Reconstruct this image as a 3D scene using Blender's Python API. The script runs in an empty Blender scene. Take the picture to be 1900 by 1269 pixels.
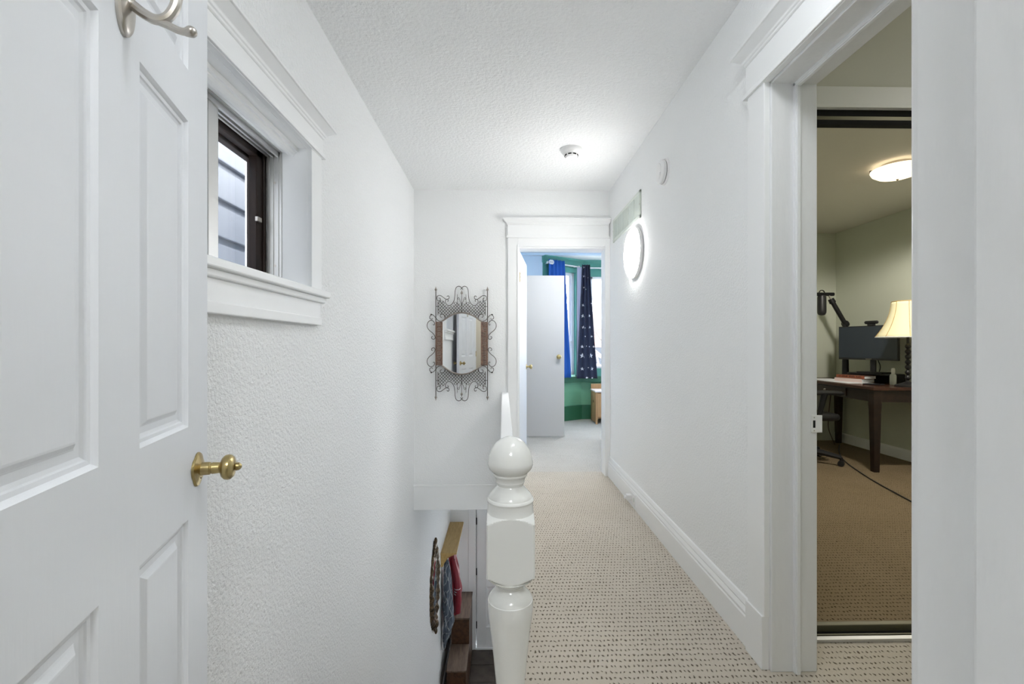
import bpy, bmesh, math, random
from mathutils import Vector, Matrix
from mathutils.noise import noise as pnoise
random.seed(7)
C = bpy.context.scene.collection
SC = bpy.context.scene
PI = math.pi

# ------------------------------------------------------------------ camera, world, exposure
cd = bpy.data.cameras.new('camera')
cam = bpy.data.objects.new('camera', cd); C.objects.link(cam)
cam.location = (0, 0, 1.15)
cam.rotation_euler = (PI/2, 0, -math.atan(16.5/844))
cd.sensor_width = 36; cd.sensor_fit = 'HORIZONTAL'; cd.lens = 36*844/1900
cd.shift_y = 7.5/1900; cd.clip_start = 0.02; cd.clip_end = 200
SC.camera = cam
vs = SC.view_settings
vs.view_transform = 'Standard'; vs.look = 'None'; vs.gamma = 1; vs.use_curve_mapping = False
vs.exposure = 0.72
SC.cycles.max_bounces = 14; SC.cycles.diffuse_bounces = 8; SC.cycles.glossy_bounces = 4
SC.cycles.transparent_max_bounces = 12
SC.cycles.caustics_reflective = False; SC.cycles.caustics_refractive = False
SC.cycles.sample_clamp_indirect = 6.0
W = bpy.data.worlds.new('overcast'); SC.world = W; W.use_nodes = True
W.node_tree.nodes['Background'].inputs[0].default_value = (0.92, 0.96, 1.0, 1)
W.node_tree.nodes['Background'].inputs[1].default_value = 6.0
LAMP_HALL = 21.0; FILL_BATH = 62.0; LAMP_OFFICE = 7.0; FILL_FOYER = 21.0; FILL_BED = 62.0; FILL_LANDING = 18.0; FILL_OFFICE_NEAR = 7.5  # bath, foyer, bed, landing and near office values drive added fill lamps

# ------------------------------------------------------------------ materials
def mat(name, col, rough=0.5, metal=0.0, bump=None, spec=0.5, **kw):
    m = bpy.data.materials.new(name); m.use_nodes = True
    nt = m.node_tree; p = nt.nodes['Principled BSDF']
    p.inputs['Base Color'].default_value = (*col, 1)
    p.inputs['Roughness'].default_value = rough
    p.inputs['Metallic'].default_value = metal
    p.inputs['Specular IOR Level'].default_value = spec
    if kw.get('emit'):
        p.inputs['Emission Color'].default_value = (*kw.get('ecol', col), 1)
        p.inputs['Emission Strength'].default_value = kw['emit']
    tc = nt.nodes.new('ShaderNodeTexCoord')
    if bump:
        scale, strength, dist, stretch, detail = bump
        mp = nt.nodes.new('ShaderNodeMapping'); mp.inputs['Scale'].default_value = stretch
        nz = nt.nodes.new('ShaderNodeTexNoise'); nz.inputs['Scale'].default_value = scale
        nz.inputs['Detail'].default_value = detail
        b = nt.nodes.new('ShaderNodeBump'); b.inputs['Strength'].default_value = strength
        b.inputs['Distance'].default_value = dist
        nt.links.new(tc.outputs['Object'], mp.inputs[0]); nt.links.new(mp.outputs[0], nz.inputs['Vector'])
        nt.links.new(nz.outputs['Fac'], b.inputs['Height']); nt.links.new(b.outputs[0], p.inputs['Normal'])
        if kw.get('col2'):
            r = nt.nodes.new('ShaderNodeMix'); r.data_type = 'RGBA'
            r.inputs[6].default_value = (*col, 1); r.inputs[7].default_value = (*kw['col2'], 1)
            cr = nt.nodes.new('ShaderNodeMapRange'); cr.inputs[1].default_value = 0.35; cr.inputs[2].default_value = 0.65
            nt.links.new(nz.outputs['Fac'], cr.inputs[0]); nt.links.new(cr.outputs[0], r.inputs[0])
            nt.links.new(r.outputs[2], p.inputs['Base Color'])
    return m

def math_node(nt, op, a, b=None, c=None):
    n = nt.nodes.new('ShaderNodeMath'); n.operation = op
    for i, v in enumerate((a, b, c)):
        if v is None: continue
        if isinstance(v, (int, float)): n.inputs[i].default_value = v
        else: nt.links.new(v, n.inputs[i])
    return n.outputs[0]

def carpet_mat(name, base, dark, light):
    m = bpy.data.materials.new(name); m.use_nodes = True
    nt = m.node_tree; p = nt.nodes['Principled BSDF']
    p.inputs['Roughness'].default_value = 0.95; p.inputs['Specular IOR Level'].default_value = 0.1
    tc = nt.nodes.new('ShaderNodeTexCoord')
    nz = nt.nodes.new('ShaderNodeTexNoise'); nz.inputs['Scale'].default_value = 45; nz.inputs['Detail'].default_value = 3
    nt.links.new(tc.outputs['Object'], nz.inputs['Vector'])
    vm = nt.nodes.new('ShaderNodeVectorMath'); vm.operation = 'MULTIPLY_ADD'
    nt.links.new(nz.outputs['Color'], vm.inputs[0]); vm.inputs[1].default_value = (0.021, 0.026, 0)
    nt.links.new(tc.outputs['Object'], vm.inputs[2])
    sp = nt.nodes.new('ShaderNodeSeparateXYZ'); nt.links.new(vm.outputs[0], sp.inputs[0])
    v = math_node(nt, 'DIVIDE', sp.outputs[1], 0.029)
    row = math_node(nt, 'FLOOR', v)
    u = math_node(nt, 'ADD', math_node(nt, 'DIVIDE', sp.outputs[0], 0.0163), math_node(nt, 'MULTIPLY', row, 0.5))
    du = math_node(nt, 'DIVIDE', math_node(nt, 'SUBTRACT', math_node(nt, 'FRACT', u), 0.5), 0.20)
    dv = math_node(nt, 'DIVIDE', math_node(nt, 'SUBTRACT', math_node(nt, 'FRACT', v), 0.5), 0.18)
    d = math_node(nt, 'SQRT', math_node(nt, 'ADD', math_node(nt, 'MULTIPLY', du, du), math_node(nt, 'MULTIPLY', dv, dv)))
    mr = nt.nodes.new('ShaderNodeMapRange'); mr.interpolation_type = 'SMOOTHSTEP'
    nt.links.new(d, mr.inputs[0]); mr.inputs[1].default_value = 0.35; mr.inputs[2].default_value = 1.15
    n2 = nt.nodes.new('ShaderNodeTexNoise'); n2.inputs['Scale'].default_value = 420; n2.inputs['Detail'].default_value = 2
    nt.links.new(tc.outputs['Object'], n2.inputs['Vector'])
    n3 = nt.nodes.new('ShaderNodeTexNoise'); n3.inputs['Scale'].default_value = 3.0; n3.inputs['Detail'].default_value = 3
    nt.links.new(tc.outputs['Object'], n3.inputs['Vector'])
    c1 = nt.nodes.new('ShaderNodeMix'); c1.data_type = 'RGBA'
    c1.inputs[6].default_value = (*base, 1); c1.inputs[7].default_value = (*light, 1)
    k = nt.nodes.new('ShaderNodeMapRange'); k.inputs[1].default_value = .3; k.inputs[2].default_value = .7
    nt.links.new(math_node(nt, 'ADD', math_node(nt, 'MULTIPLY', n2.outputs['Fac'], .6), math_node(nt, 'MULTIPLY', n3.outputs['Fac'], .4)), k.inputs[0])
    nt.links.new(k.outputs[0], c1.inputs[0])
    c2 = nt.nodes.new('ShaderNodeMix'); c2.data_type = 'RGBA'
    nt.links.new(mr.outputs[0], c2.inputs[0]); c2.inputs[6].default_value = (*dark, 1)
    nt.links.new(c1.outputs[2], c2.inputs[7]); nt.links.new(c2.outputs[2], p.inputs['Base Color'])
    b = nt.nodes.new('ShaderNodeBump'); b.inputs['Strength'].default_value = 0.9; b.inputs['Distance'].default_value = 0.006
    hh = math_node(nt, 'ADD', mr.outputs[0], math_node(nt, 'MULTIPLY', n2.outputs['Fac'], .5))
    nt.links.new(hh, b.inputs['Height']); nt.links.new(b.outputs[0], p.inputs['Normal'])
    return m

def wood_mat(name, c1, c2, rough=0.45, stretch=(1, 12, 12), scale=3.0):
    m = bpy.data.materials.new(name); m.use_nodes = True
    nt = m.node_tree; p = nt.nodes['Principled BSDF']; p.inputs['Roughness'].default_value = rough
    tc = nt.nodes.new('ShaderNodeTexCoord'); mp = nt.nodes.new('ShaderNodeMapping'); mp.inputs['Scale'].default_value = stretch
    nz = nt.nodes.new('ShaderNodeTexNoise'); nz.inputs['Scale'].default_value = scale; nz.inputs['Detail'].default_value = 5
    nz.inputs['Distortion'].default_value = 0.6
    r = nt.nodes.new('ShaderNodeValToRGB')
    r.color_ramp.elements[0].color = (*c1, 1); r.color_ramp.elements[1].color = (*c2, 1)
    p.inputs['Specular IOR Level'].default_value = .3; r.color_ramp.elements[0].position = .3; r.color_ramp.elements[1].position = .7
    nt.links.new(tc.outputs['Object'], mp.inputs[0]); nt.links.new(mp.outputs[0], nz.inputs['Vector'])
    nt.links.new(nz.outputs['Fac'], r.inputs[0]); nt.links.new(r.outputs[0], p.inputs['Base Color'])
    return m

def plaid_mat(name, base, line):
    m = bpy.data.materials.new(name); m.use_nodes = True
    nt = m.node_tree; p = nt.nodes['Principled BSDF']; p.inputs['Roughness'].default_value = 0.9
    tc = nt.nodes.new('ShaderNodeTexCoord'); sp = nt.nodes.new('ShaderNodeSeparateXYZ')
    nt.links.new(tc.outputs['Object'], sp.inputs[0])
    a = math_node(nt, 'ADD', math_node(nt, 'MULTIPLY', sp.outputs[1], 6.0), math_node(nt, 'MULTIPLY', sp.outputs[0], 9.0))
    l1 = math_node(nt, 'LESS_THAN', math_node(nt, 'FRACT', math_node(nt, 'ADD', a, math_node(nt, 'MULTIPLY', sp.outputs[2], 3.0))), 0.10)
    l2 = math_node(nt, 'LESS_THAN', math_node(nt, 'FRACT', math_node(nt, 'SUBTRACT', math_node(nt, 'MULTIPLY', sp.outputs[2], 8.0), a)), 0.10)
    f = math_node(nt, 'MAXIMUM', l1, l2)
    c = nt.nodes.new('ShaderNodeMix'); c.data_type = 'RGBA'
    nt.links.new(f, c.inputs[0]); c.inputs[6].default_value = (*base, 1); c.inputs[7].default_value = (*line, 1)
    nt.links.new(c.outputs[2], p.inputs['Base Color'])
    return m

def pane_mat(name, tint=(1, 1, 1), amount=0.10):
    m = bpy.data.materials.new(name); m.use_nodes = True
    nt = m.node_tree; nt.nodes.remove(nt.nodes['Principled BSDF'])
    out = nt.nodes['Material Output']
    t = nt.nodes.new('ShaderNodeBsdfTransparent'); t.inputs[0].default_value = (*tint, 1)
    g = nt.nodes.new('ShaderNodeBsdfGlossy'); g.inputs['Roughness'].default_value = 0.02
    fr = nt.nodes.new('ShaderNodeFresnel'); ge = nt.nodes.new('ShaderNodeNewGeometry')
    ior = nt.nodes.new('ShaderNodeMapRange'); ior.inputs[3].default_value = 1.35; ior.inputs[4].default_value = 1/1.35
    nt.links.new(ge.outputs['Backfacing'], ior.inputs[0]); nt.links.new(ior.outputs[0], fr.inputs[0])
    mx = nt.nodes.new('ShaderNodeMixShader')
    nt.links.new(fr.outputs[0], mx.inputs[0]); nt.links.new(t.outputs[0], mx.inputs[1]); nt.links.new(g.outputs[0], mx.inputs[2])
    nt.links.new(mx.outputs[0], out.inputs[0])
    return m

S1 = (1, 1, 1)
M = {}
M['stucco'] = mat('white_stucco', (.87, .88, .885), .75, bump=(95, .9, .008, S1, 3), spec=.25)
M['stucco_fine'] = mat('white_stucco_fine', (.87, .88, .885), .75, bump=(120, .5, .006, S1, 3), spec=.25)
M['ceil'] = mat('ceiling_stipple', (.87, .88, .885), .85, bump=(62, .8, .009, S1, 4), spec=.2)
M['trim'] = mat('white_trim_paint', (.87, .88, .885), .38, bump=(30, .06, .003, S1, 3))
M['doorw'] = mat('white_door_paint', (.76, .78, .815), .42, bump=(9, .16, .002, (14, 14, 1.2), 4))
M['doorg'] = mat('pale_grey_door_paint', (.60, .575, .55), .45)
M['jamb'] = mat('chipped_white_paint', (.80, .81, .82), .4, bump=(24, .25, .004, (2, 2, .5), 4))
M['gloss'] = mat('gloss_white_enamel', (.73, .735, .71), .16, bump=(14, .05, .003, S1, 3))
M['carpet'] = carpet_mat('beige_loop_carpet', (.53, .475, .40), (.15, .12, .085), (.66, .605, .525))
M['carpet3'] = carpet_mat('lit_loop_carpet', (.51, .475, .425), (.32, .29, .25), (.63, .60, .55))  # hall carpet lightened, bedroom brightness painted into the colour
M['carpet2'] = carpet_mat('shaded_loop_carpet', (.215, .16, .095), (.05, .033, .014), (.28, .215, .14))  # hall carpet darkened, office shade painted into the colour
M['brass'] = mat('aged_brass', (.56, .45, .21), .30, 1, bump=(30, .1, .002, S1, 3), col2=(.40, .31, .15))
M['nickel'] = mat('brushed_nickel', (.52, .49, .45), .30, 1)
M['black'] = mat('black_plastic', (.012, .012, .014), .42)
M['blackm'] = mat('black_metal', (.02, .02, .022), .35, .6)
M['iron'] = mat('dark_iron_wire', (.055, .045, .04), .5, .4)
M['bronze'] = mat('embossed_bronze', (.30, .20, .15), .38, .85, bump=(130, 1.0, .006, S1, 2), col2=(.16, .10, .08))
M['pewter'] = mat('pewter', (.35, .31, .28), .35, .9)
M['mirror'] = mat('mirror_glass', (.90, .92, .93), .015, 1)
M['pane'] = pane_mat('window_glass')
M['alu'] = mat('mill_aluminium', (.58, .58, .57), .38, .7)
M['brownv'] = wood_mat('dark_brown_sash', (.009, .006, .005), (.024, .012, .009), .5, (12, 12, 1))
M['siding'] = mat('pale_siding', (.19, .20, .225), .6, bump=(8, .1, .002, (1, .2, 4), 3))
M['bluewall'] = mat('light_blue_paint', (.62, .74, .86), .8)
M['greend'] = mat('dark_green_paint', (.035, .15, .075), .4)
M['greenm'] = mat('mid_green_paint', (.17, .40, .24), .5)
M['greent'] = mat('teal_green_paint', (.10, .33, .27), .4)
M['blue'] = mat('royal_blue_fabric', (.012, .10, .42), .75)
M['navy'] = mat('navy_fabric', (.022, .028, .060), .8)
M['whitef'] = mat('white_print', (.85, .85, .88), .7)
M['lining'] = mat('pale_lavender_lining', (.55, .56, .72), .8)
M['pine'] = wood_mat('pine_wood', (.40, .22, .10), (.56, .34, .17), .5, (10, 10, 1))
M['pinet'] = mat('pinkish_white_top', (.80, .70, .66), .5)
M['walnut'] = wood_mat('worn_brown_wood', (.05, .024, .012), (.11, .055, .03), .38, (8, 2, 8))
M['walnut_top'] = wood_mat('worn_brown_sheen_top', (.11, .078, .058), (.20, .145, .11), .35, (10, 1.5, 10))  # box tops: same wood, paled to paint in reflected light
M['oak'] = wood_mat('honey_oak', (.44, .29, .10), (.58, .40, .16), .4, (14, 2, 14))
M['desk'] = wood_mat('espresso_wood', (.018, .012, .010), (.035, .02, .015), .3, (6, 1, 6))
M['desktop'] = wood_mat('dark_mahogany_top', (.045, .020, .014), (.075, .033, .022), .25, (8, 1, 8))
M['tile'] = mat('dark_slate_tile', (.10, .08, .065), .35, bump=(7, .3, .004, S1, 5), col2=(.055, .042, .034))
M['grout'] = mat('grout', (.05, .045, .04), .9)
M['officew'] = mat('greige_wall_paint', (.56, .585, .50), .8)
M['officeh'] = mat('lightened_header_paint', (.72, .72, .67), .8)  # office wall paint made lighter to stand in for missing light
M['officec'] = mat('office_ceiling_paint', (.62, .60, .54), .9)
M['shade'] = mat('cream_lampshade', (.80, .74, .48), .8, emit=.05, ecol=(1, .88, .55))
M['screen'] = mat('dark_screen', (.030, .040, .056), .25)
M['paper'] = mat('paper', (.78, .80, .84), .8)
M['redcloth'] = mat('red_nylon', (.22, .012, .025), .45)
M['orange'] = mat('orange_red_cover', (.34, .10, .05), .55)
M['ink'] = mat('dark_ink', (.06, .02, .015), .6)
M['pinkp'] = mat('pale_pink_pages', (.72, .58, .56), .7)
M['clearp'] = mat('clear_plastic', (.62, .66, .66), .15)
M['plaid'] = plaid_mat('grey_plaid_wool', (.10, .125, .16), (.34, .36, .38))
M['antique'] = mat('antique_bronze_gilt', (.16, .11, .06), .35, .8, bump=(60, .9, .008, S1, 3), col2=(.05, .035, .025))
M['dark'] = mat('dark_gap', (.004, .004, .004), .9)
M['olive'] = mat('olive_bronze_anodised', (.14, .13, .085), .4, .5)
M['vent'] = mat('vent_enamel', (.66, .71, .65), .45)
M['wplast'] = mat('white_plastic', (.84, .84, .84), .35)
M['brick'] = mat('pale_pink_brick', (.46, .28, .22), .9)
M['roof'] = mat('grey_shingle', (.40, .40, .42), .9)
M['bark'] = mat('grey_bark', (.20, .17, .16), .9)
M['snow'] = mat('pale_ground', (.6, .6, .58), .9)
M['bathw'] = mat('bathroom_taupe', (.46, .42, .34), .8)
M['lamp_hall'] = mat('glowing_diffuser', (.9, .9, .9), .4, emit=LAMP_HALL, ecol=(1, .985, .96))
M['fill_bath'] = mat('glowing_diffuser_cool', (.9, .9, .9), .4, emit=FILL_BATH, ecol=(.95, .98, 1))
M['lamp_office'] = mat('glowing_alabaster', (.9, .8, .65), .4, emit=1.15, ecol=(1, .84, .60))
M['fill_foyer'] = mat('glowing_diffuser_foyer', (.9, .9, .9), .4, emit=FILL_FOYER, ecol=(.86, .93, 1))
M['fill_landing'] = mat('glowing_diffuser_landing', (.9, .9, .9), .4, emit=FILL_LANDING, ecol=(.95, .98, 1))
M['fill_office_near'] = mat('glowing_diffuser_office', (.9, .9, .9), .4, emit=FILL_OFFICE_NEAR, ecol=(1, .97, .88))
M['fill_bed'] = mat('glowing_diffuser_bed', (.9, .9, .9), .4, emit=FILL_BED, ecol=(1, .99, .97))

# ------------------------------------------------------------------ mesh builder
class MB:
    def __init__(s): s.v = []; s.f = []
    def add(s, vs_, fs_):
        b = len(s.v); s.v += [tuple(x) for x in vs_]; s.f += [tuple(i+b for i in q) for q in fs_]; return s
    def box(s, x0, x1, y0, y1, z0, z1):
        if x0 > x1: x0, x1 = x1, x0
        if y0 > y1: y0, y1 = y1, y0
        if z0 > z1: z0, z1 = z1, z0
        return s.add([(x0,y0,z0),(x1,y0,z0),(x1,y1,z0),(x0,y1,z0),(x0,y0,z1),(x1,y0,z1),(x1,y1,z1),(x0,y1,z1)],
                     [(0,3,2,1),(4,5,6,7),(0,1,5,4),(1,2,6,5),(2,3,7,6),(3,0,4,7)])
    def rings(s, rs, closed=True, cap=True):
        n = len(rs[0]); b = len(s.v)
        for r in rs: s.v += [tuple(p) for p in r]
        for i in range(len(rs)-1):
            for j in range(n if closed else n-1):
                k = (j+1) % n
                s.f.append((b+i*n+j, b+i*n+k, b+(i+1)*n+k, b+(i+1)*n+j))
        if cap and closed:
            if cap != 'end': s.f.append(tuple(b+j for j in range(n))[::-1])
            s.f.append(tuple(b+(len(rs)-1)*n+j for j in range(n)))
        return s
    def frame(s, d):
        d = Vector(d).normalized()
        a = Vector((0,0,1)) if abs(d.z) < .9 else Vector((1,0,0))
        u = d.cross(a).normalized(); return u, d.cross(u).normalized(), d
    def cyl(s, p0, p1, r0, r1=None, n=16):
        r1 = r0 if r1 is None else r1
        p0, p1 = Vector(p0), Vector(p1); u, w, d = s.frame(p1-p0)
        rr = []
        for p, r in ((p0, r0), (p1, r1)):
            rr.append([p + (u*math.cos(2*PI*j/n) + w*math.sin(2*PI*j/n))*max(r, 1e-5) for j in range(n)])
        return s.rings(rr)
    def lathe(s, prof, o=(0,0,0), axis=(0,0,1), n=24):
        o = Vector(o); u, w, d = s.frame(axis)
        return s.rings([[o + d*h + (u*math.cos(2*PI*j/n) + w*math.sin(2*PI*j/n))*max(r, 1e-5) for j in range(n)] for r, h in prof])
    def tube(s, pts, r, n=6):
        pts = [Vector(p) for p in pts]; rr = []
        ref = None
        for i, p in enumerate(pts):
            t = (pts[min(i+1, len(pts)-1)] - pts[max(i-1, 0)])
            if t.length < 1e-9: t = Vector((0,0,1))
            t.normalize()
            if ref is None:
                ref, _, _ = s.frame(t)
            ref = (ref - t*ref.dot(t))
            if ref.length < 1e-6: ref, _, _ = s.frame(t)
            ref.normalize(); w = t.cross(ref)
            rad = r[i] if isinstance(r, (list, tuple)) else r
            rr.append([p + (ref*math.cos(2*PI*j/n) + w*math.sin(2*PI*j/n))*rad for j in range(n)])
        return s.rings(rr)
    def prism(s, poly, fn, d0, d1):
        return s.rings([[fn(a, b, d0) for a, b in poly], [fn(a, b, d1) for a, b in poly]])
    def grid(s, fn, nu, nv):
        b = len(s.v)
        for i in range(nu+1):
            for j in range(nv+1): s.v.append(tuple(fn(i/nu, j/nv)))
        for i in range(nu):
            for j in range(nv):
                a = b+i*(nv+1)+j; s.f.append((a, a+nv+1, a+nv+2, a+1))
        return s
    def ball(s, c, r, n=12, m=8, sc=(1,1,1)):
        c = Vector(c)
        return s.rings([[c + Vector((math.cos(2*PI*j/n)*math.sin(PI*max(.02, min(.98, i/m)))*r*sc[0], math.sin(2*PI*j/n)*math.sin(PI*max(.02, min(.98, i/m)))*r*sc[1], -math.cos(PI*i/m)*r*sc[2])) for j in range(n)] for i in range(m+1)])
    def build(s, name, m, parent=None, local=False, smooth=False, bevel=0, seg=2, solid=0):
        me = bpy.data.meshes.new(name)
        vv = s.v
        if parent is not None and not local:
            og = ORG.get(parent.name, Vector((0,0,0)))
            vv = [(a-og.x, b-og.y, c-og.z) for a, b, c in s.v]
        me.from_pydata(vv, [], s.f)
        bm = bmesh.new(); bm.from_mesh(me); bmesh.ops.recalc_face_normals(bm, faces=bm.faces); bm.to_mesh(me); bm.free()
        if smooth:
            for p in me.polygons: p.use_smooth = True
            me.set_sharp_from_angle(angle=math.radians(30))
        me.materials.append(M[m])
        o = bpy.data.objects.new(name, me); C.objects.link(o)
        if parent is not None:
            o.parent = parent; ORG[o.name] = ORG.get(parent.name, Vector((0,0,0)))
        else: ORG[o.name] = Vector((0,0,0))
        if solid:
            md = o.modifiers.new('solid', 'SOLIDIFY'); md.thickness = solid; md.offset = 0
        if bevel:
            md = o.modifiers.new('bevel', 'BEVEL'); md.width = bevel; md.segments = seg; md.limit_method = 'ANGLE'
        return o
ORG = {}

def tag(o, label=None, cat=None, group=None, kind=None):
    if label: o['label'] = label
    if cat: o['category'] = cat
    if group: o['group'] = group
    if kind: o['kind'] = kind
    return o
def thing(name, label, cat, loc=(0,0,0), rotz=0, group=None, kind=None):
    o = bpy.data.objects.new(name, None); C.objects.link(o); o.empty_display_size = .1
    o.location = loc; o.rotation_euler = (0, 0, rotz); ORG[o.name] = Vector(loc)
    return tag(o, label, cat, group, kind)
def struct(name, mb, m, label=None, **kw):
    o = mb.build(name, m, **kw); o['kind'] = 'structure'
    if label: o['label'] = label
    return o
def spline(pts, n=6):
    pts = [Vector(p) for p in pts]; out = []
    P = [pts[0]*2-pts[1]] + pts + [pts[-1]*2-pts[-2]]
    for i in range(1, len(P)-2):
        a, b, c, d = P[i-1], P[i], P[i+1], P[i+2]
        for k in range(n):
            t = k/n
            out.append(.5*((2*b) + (c-a)*t + (2*a-5*b+4*c-d)*t*t + (3*b-a-3*c+d)*t**3))
    out.append(pts[-1]); return out
def area_portal(name, loc, rot, sx, sy):
    l = bpy.data.lights.new(name, 'AREA'); l.shape = 'RECTANGLE'; l.size = sx; l.size_y = sy
    l.cycles.is_portal = True
    o = bpy.data.objects.new(name, l); C.objects.link(o); o.location = loc; o.rotation_euler = rot

# window portals (daylight importance only)
area_portal('portal', (-1.035, 1.46, 1.66), (0, -PI/2, 0), .56, .74)
area_portal('portal', (2.1, 7.26, 1.5), (-PI/2, 0, 0), 1.7, 1.45)

# ------------------------------------------------------------------ structure
XL, XR, YF, ZC = -.785, .945, 4.02, 2.525
ZL = -3.35            # lower floor
YB = 6.77             # foyer back wall
# left wall with window opening
wy0, wy1, wz0, wz1 = 1.10, 1.836, 1.377, 1.941
b = MB()
b.box(XL-.245, XL, -2.2, wy0, ZL, ZC); b.box(XL-.245, XL, wy1, YF+.13, ZL, ZC)
b.box(XL-.245, XL, wy0, wy1, ZL, wz0); b.box(XL-.245, XL, wy0, wy1, wz1, ZC)
b.box(XL-.245, XL, YF+.13, YB+.2, ZL, -.05)
struct('wall_left', b, 'stucco', 'white stippled left wall of the stairwell and hall')
# right wall with doorway
b = MB()
b.box(XR, 1.095, 1.60, YF+.13, -.29, ZC); b.box(XR, 1.095, .8, 1.60, 2.09, ZC); b.box(XR, 1.095, .33, .80, 0, ZC)
struct('wall_right', b, 'stucco_fine', 'white stippled right wall of the hall')
# far wall with bedroom doorway
b = MB()
b.box(XL, .125, YF, YF+.13, -.05, ZC); b.box(.125, .92, YF, YF+.13, 2.03, ZC); b.box(.92, XR, YF, YF+.13, 0, ZC)
struct('wall_far', b, 'stucco_fine', 'white wall at the end of the hall')
# near wall (bathroom doorway)
b = MB()
b.box(XL, -.475, .2, .33, 0, ZC); b.box(.325, XR, .2, .33, 0, ZC); b.box(-.475, .325, .2, .33, 2.06, ZC)
struct('wall_near', b, 'stucco_fine', 'white wall around the bathroom doorway')
# bathroom behind the camera
b = MB(); b.box(-1.0, 1.2, -2.2, -2.08, 0, ZC); b.box(1.1, 1.2, -2.1, .2, 0, ZC)
struct('wall_bathroom', b, 'bathw', 'taupe bathroom wall behind the doorway')
struct('floor_bathroom', MB().box(-1, 1.2, -2.2, .265, -.05, 0), 'tile', 'dark tiled bathroom floor')
struct('ceiling', MB().box(XL-.245, 1.095, -2.2, YF+.13, ZC, ZC+.1), 'ceil', 'white stippled hall ceiling')
# hall floor slab with stairwell hole
b = MB(); b.box(-.012, 1.095, .265, YF+.13, -.29, 0); b.box(XL, -.012, .265, 1.2, -.29, 0)
b.box(1.095, 3.0, .265, 1.79, -.29, 0)
struct('floor', b, 'carpet', 'beige looped hall carpet')
# half wall beside the stairs
b = MB(); b.box(-.012, .046, 1.19, YF, 0, .742)
struct('wall_stair', b, 'trim', 'low white half wall between stairwell and hall', bevel=.006)
# trim at edge of landing below far wall
b = MB(); b.box(XL, -.012, YF-.012, YF+.13, -.29, -.07); b.box(XL, -.012, YF-.02, YF-.008, -.085, -.068)
struct('trim_1', b, 'trim', 'white fascia board at stair ceiling edge', bevel=.003)
# staircase (below the frame)
b = MB()
for i in range(16):
    y0 = 1.2+.235*i; z0 = -.21*(i+1)
    b.box(XL, -.012, y0, y0+.25, max(z0-.25, ZL), max(z0, ZL))
struct('floor_stairs', b, 'carpet', 'carpeted stair flight going down')
# lower hall
lf = struct('floor_lower', MB().box(XL, 1.6, 2.0, YB, ZL-.1, ZL-.012), 'grout', 'dark tiled entrance floor downstairs')
tm = None
for i in range(6):
    for j in range(5):
        x0 = XL+.004+.335*i; y0 = YB-.335*(j+1)
        if tm is None:
            t = MB().box(0, .329, 0, .329, -.012, 0).build('tile', 'tile', lf, bevel=.002); tm = t
            # object space differs per tile so the grain differs too
        else:
            t = tm.copy(); C.objects.link(t); t.parent = lf
        t.location = (x0, y0, ZL)
b = MB(); b.box(XL, -.44, YB, YB+.12, ZL, -.05); b.box(-.44, .56, YB, YB+.12, ZL+2.12, -.05); b.box(.56, 1.6, YB, YB+.12, ZL, -.05)
struct('wall_lower_far', b, 'trim', 'pale wall around the front door downstairs')
struct('wall_lower_right', MB().box(1.5, 1.6, 1.5, YB, ZL, -.29), 'trim', 'pale right wall of the entrance')
struct('wall_lower_near', MB().box(-.012, 1.5, 1.5, 1.6, ZL, -.29), 'trim', 'pale wall under the hall')
struct('ceiling_lower', MB().box(XL, 1.6, YF+.0, YB+.12, -.29, -.05), 'trim', 'pale entrance ceiling')
b = MB(); b.box(XL, XL+.014, 4.2, YB, ZL, ZL+.14); struct('baseboard_lower', b, 'trim', 'pale baseboard of the entrance wall')

# baseboard right
prof = [(0,0),(.019,0),(.019,.112),(.015,.118),(.017,.124),(.017,.130),(.010,.146),(.012,.152),(.006,.172),(0,.176)]
b = MB().prism(prof, lambda a, z, y: Vector((XR-a, y, z)), 1.70, YF)
struct('baseboard_right', b, 'trim', 'tall white moulded baseboard along right wall')

# casing helper: frame coordinates (u along wall, v up, n out of the wall)
def casing_head(b, F, u0, u1, v0, hb, cap=.055, bead=True):
    def bx(ua, ub, va, vb, na, nb):
        return b.rings([[F(ua,va,na),F(ub,va,na),F(ub,va,nb),F(ua,va,nb)],[F(ua,vb,na),F(ub,vb,na),F(ub,vb,nb),F(ua,vb,nb)]])
    bx(u0, u1, v0, v0+hb, 0, .022)
    if bead:
        bx(u0-.012, u1+.012, v0+.002, v0+.018, 0, .030); bx(u0-.006, u1+.006, v0+.018, v0+.024, 0, .026)
    pr = [(.022,0),(.027,.004),(.027,.010),(.032,.013),(.034,.020),(.060,.042),(.066,.044),(.066,cap)]
    rs = []
    for n, v in pr:
        e = n-.022
        rs.append([F(u0-e, v0+hb+v, 0), F(u0-e, v0+hb+v, n), F(u1+e, v0+hb+v, n), F(u1+e, v0+hb+v, 0)])
    b.rings(rs)
def fbox(b, F, ua, ub, va, vb, na, nb):
    return b.rings([[F(ua,va,na),F(ub,va,na),F(ub,va,nb),F(ua,va,nb)],[F(ua,vb,na),F(ub,vb,na),F(ub,vb,nb),F(ua,vb,nb)]])

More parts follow.
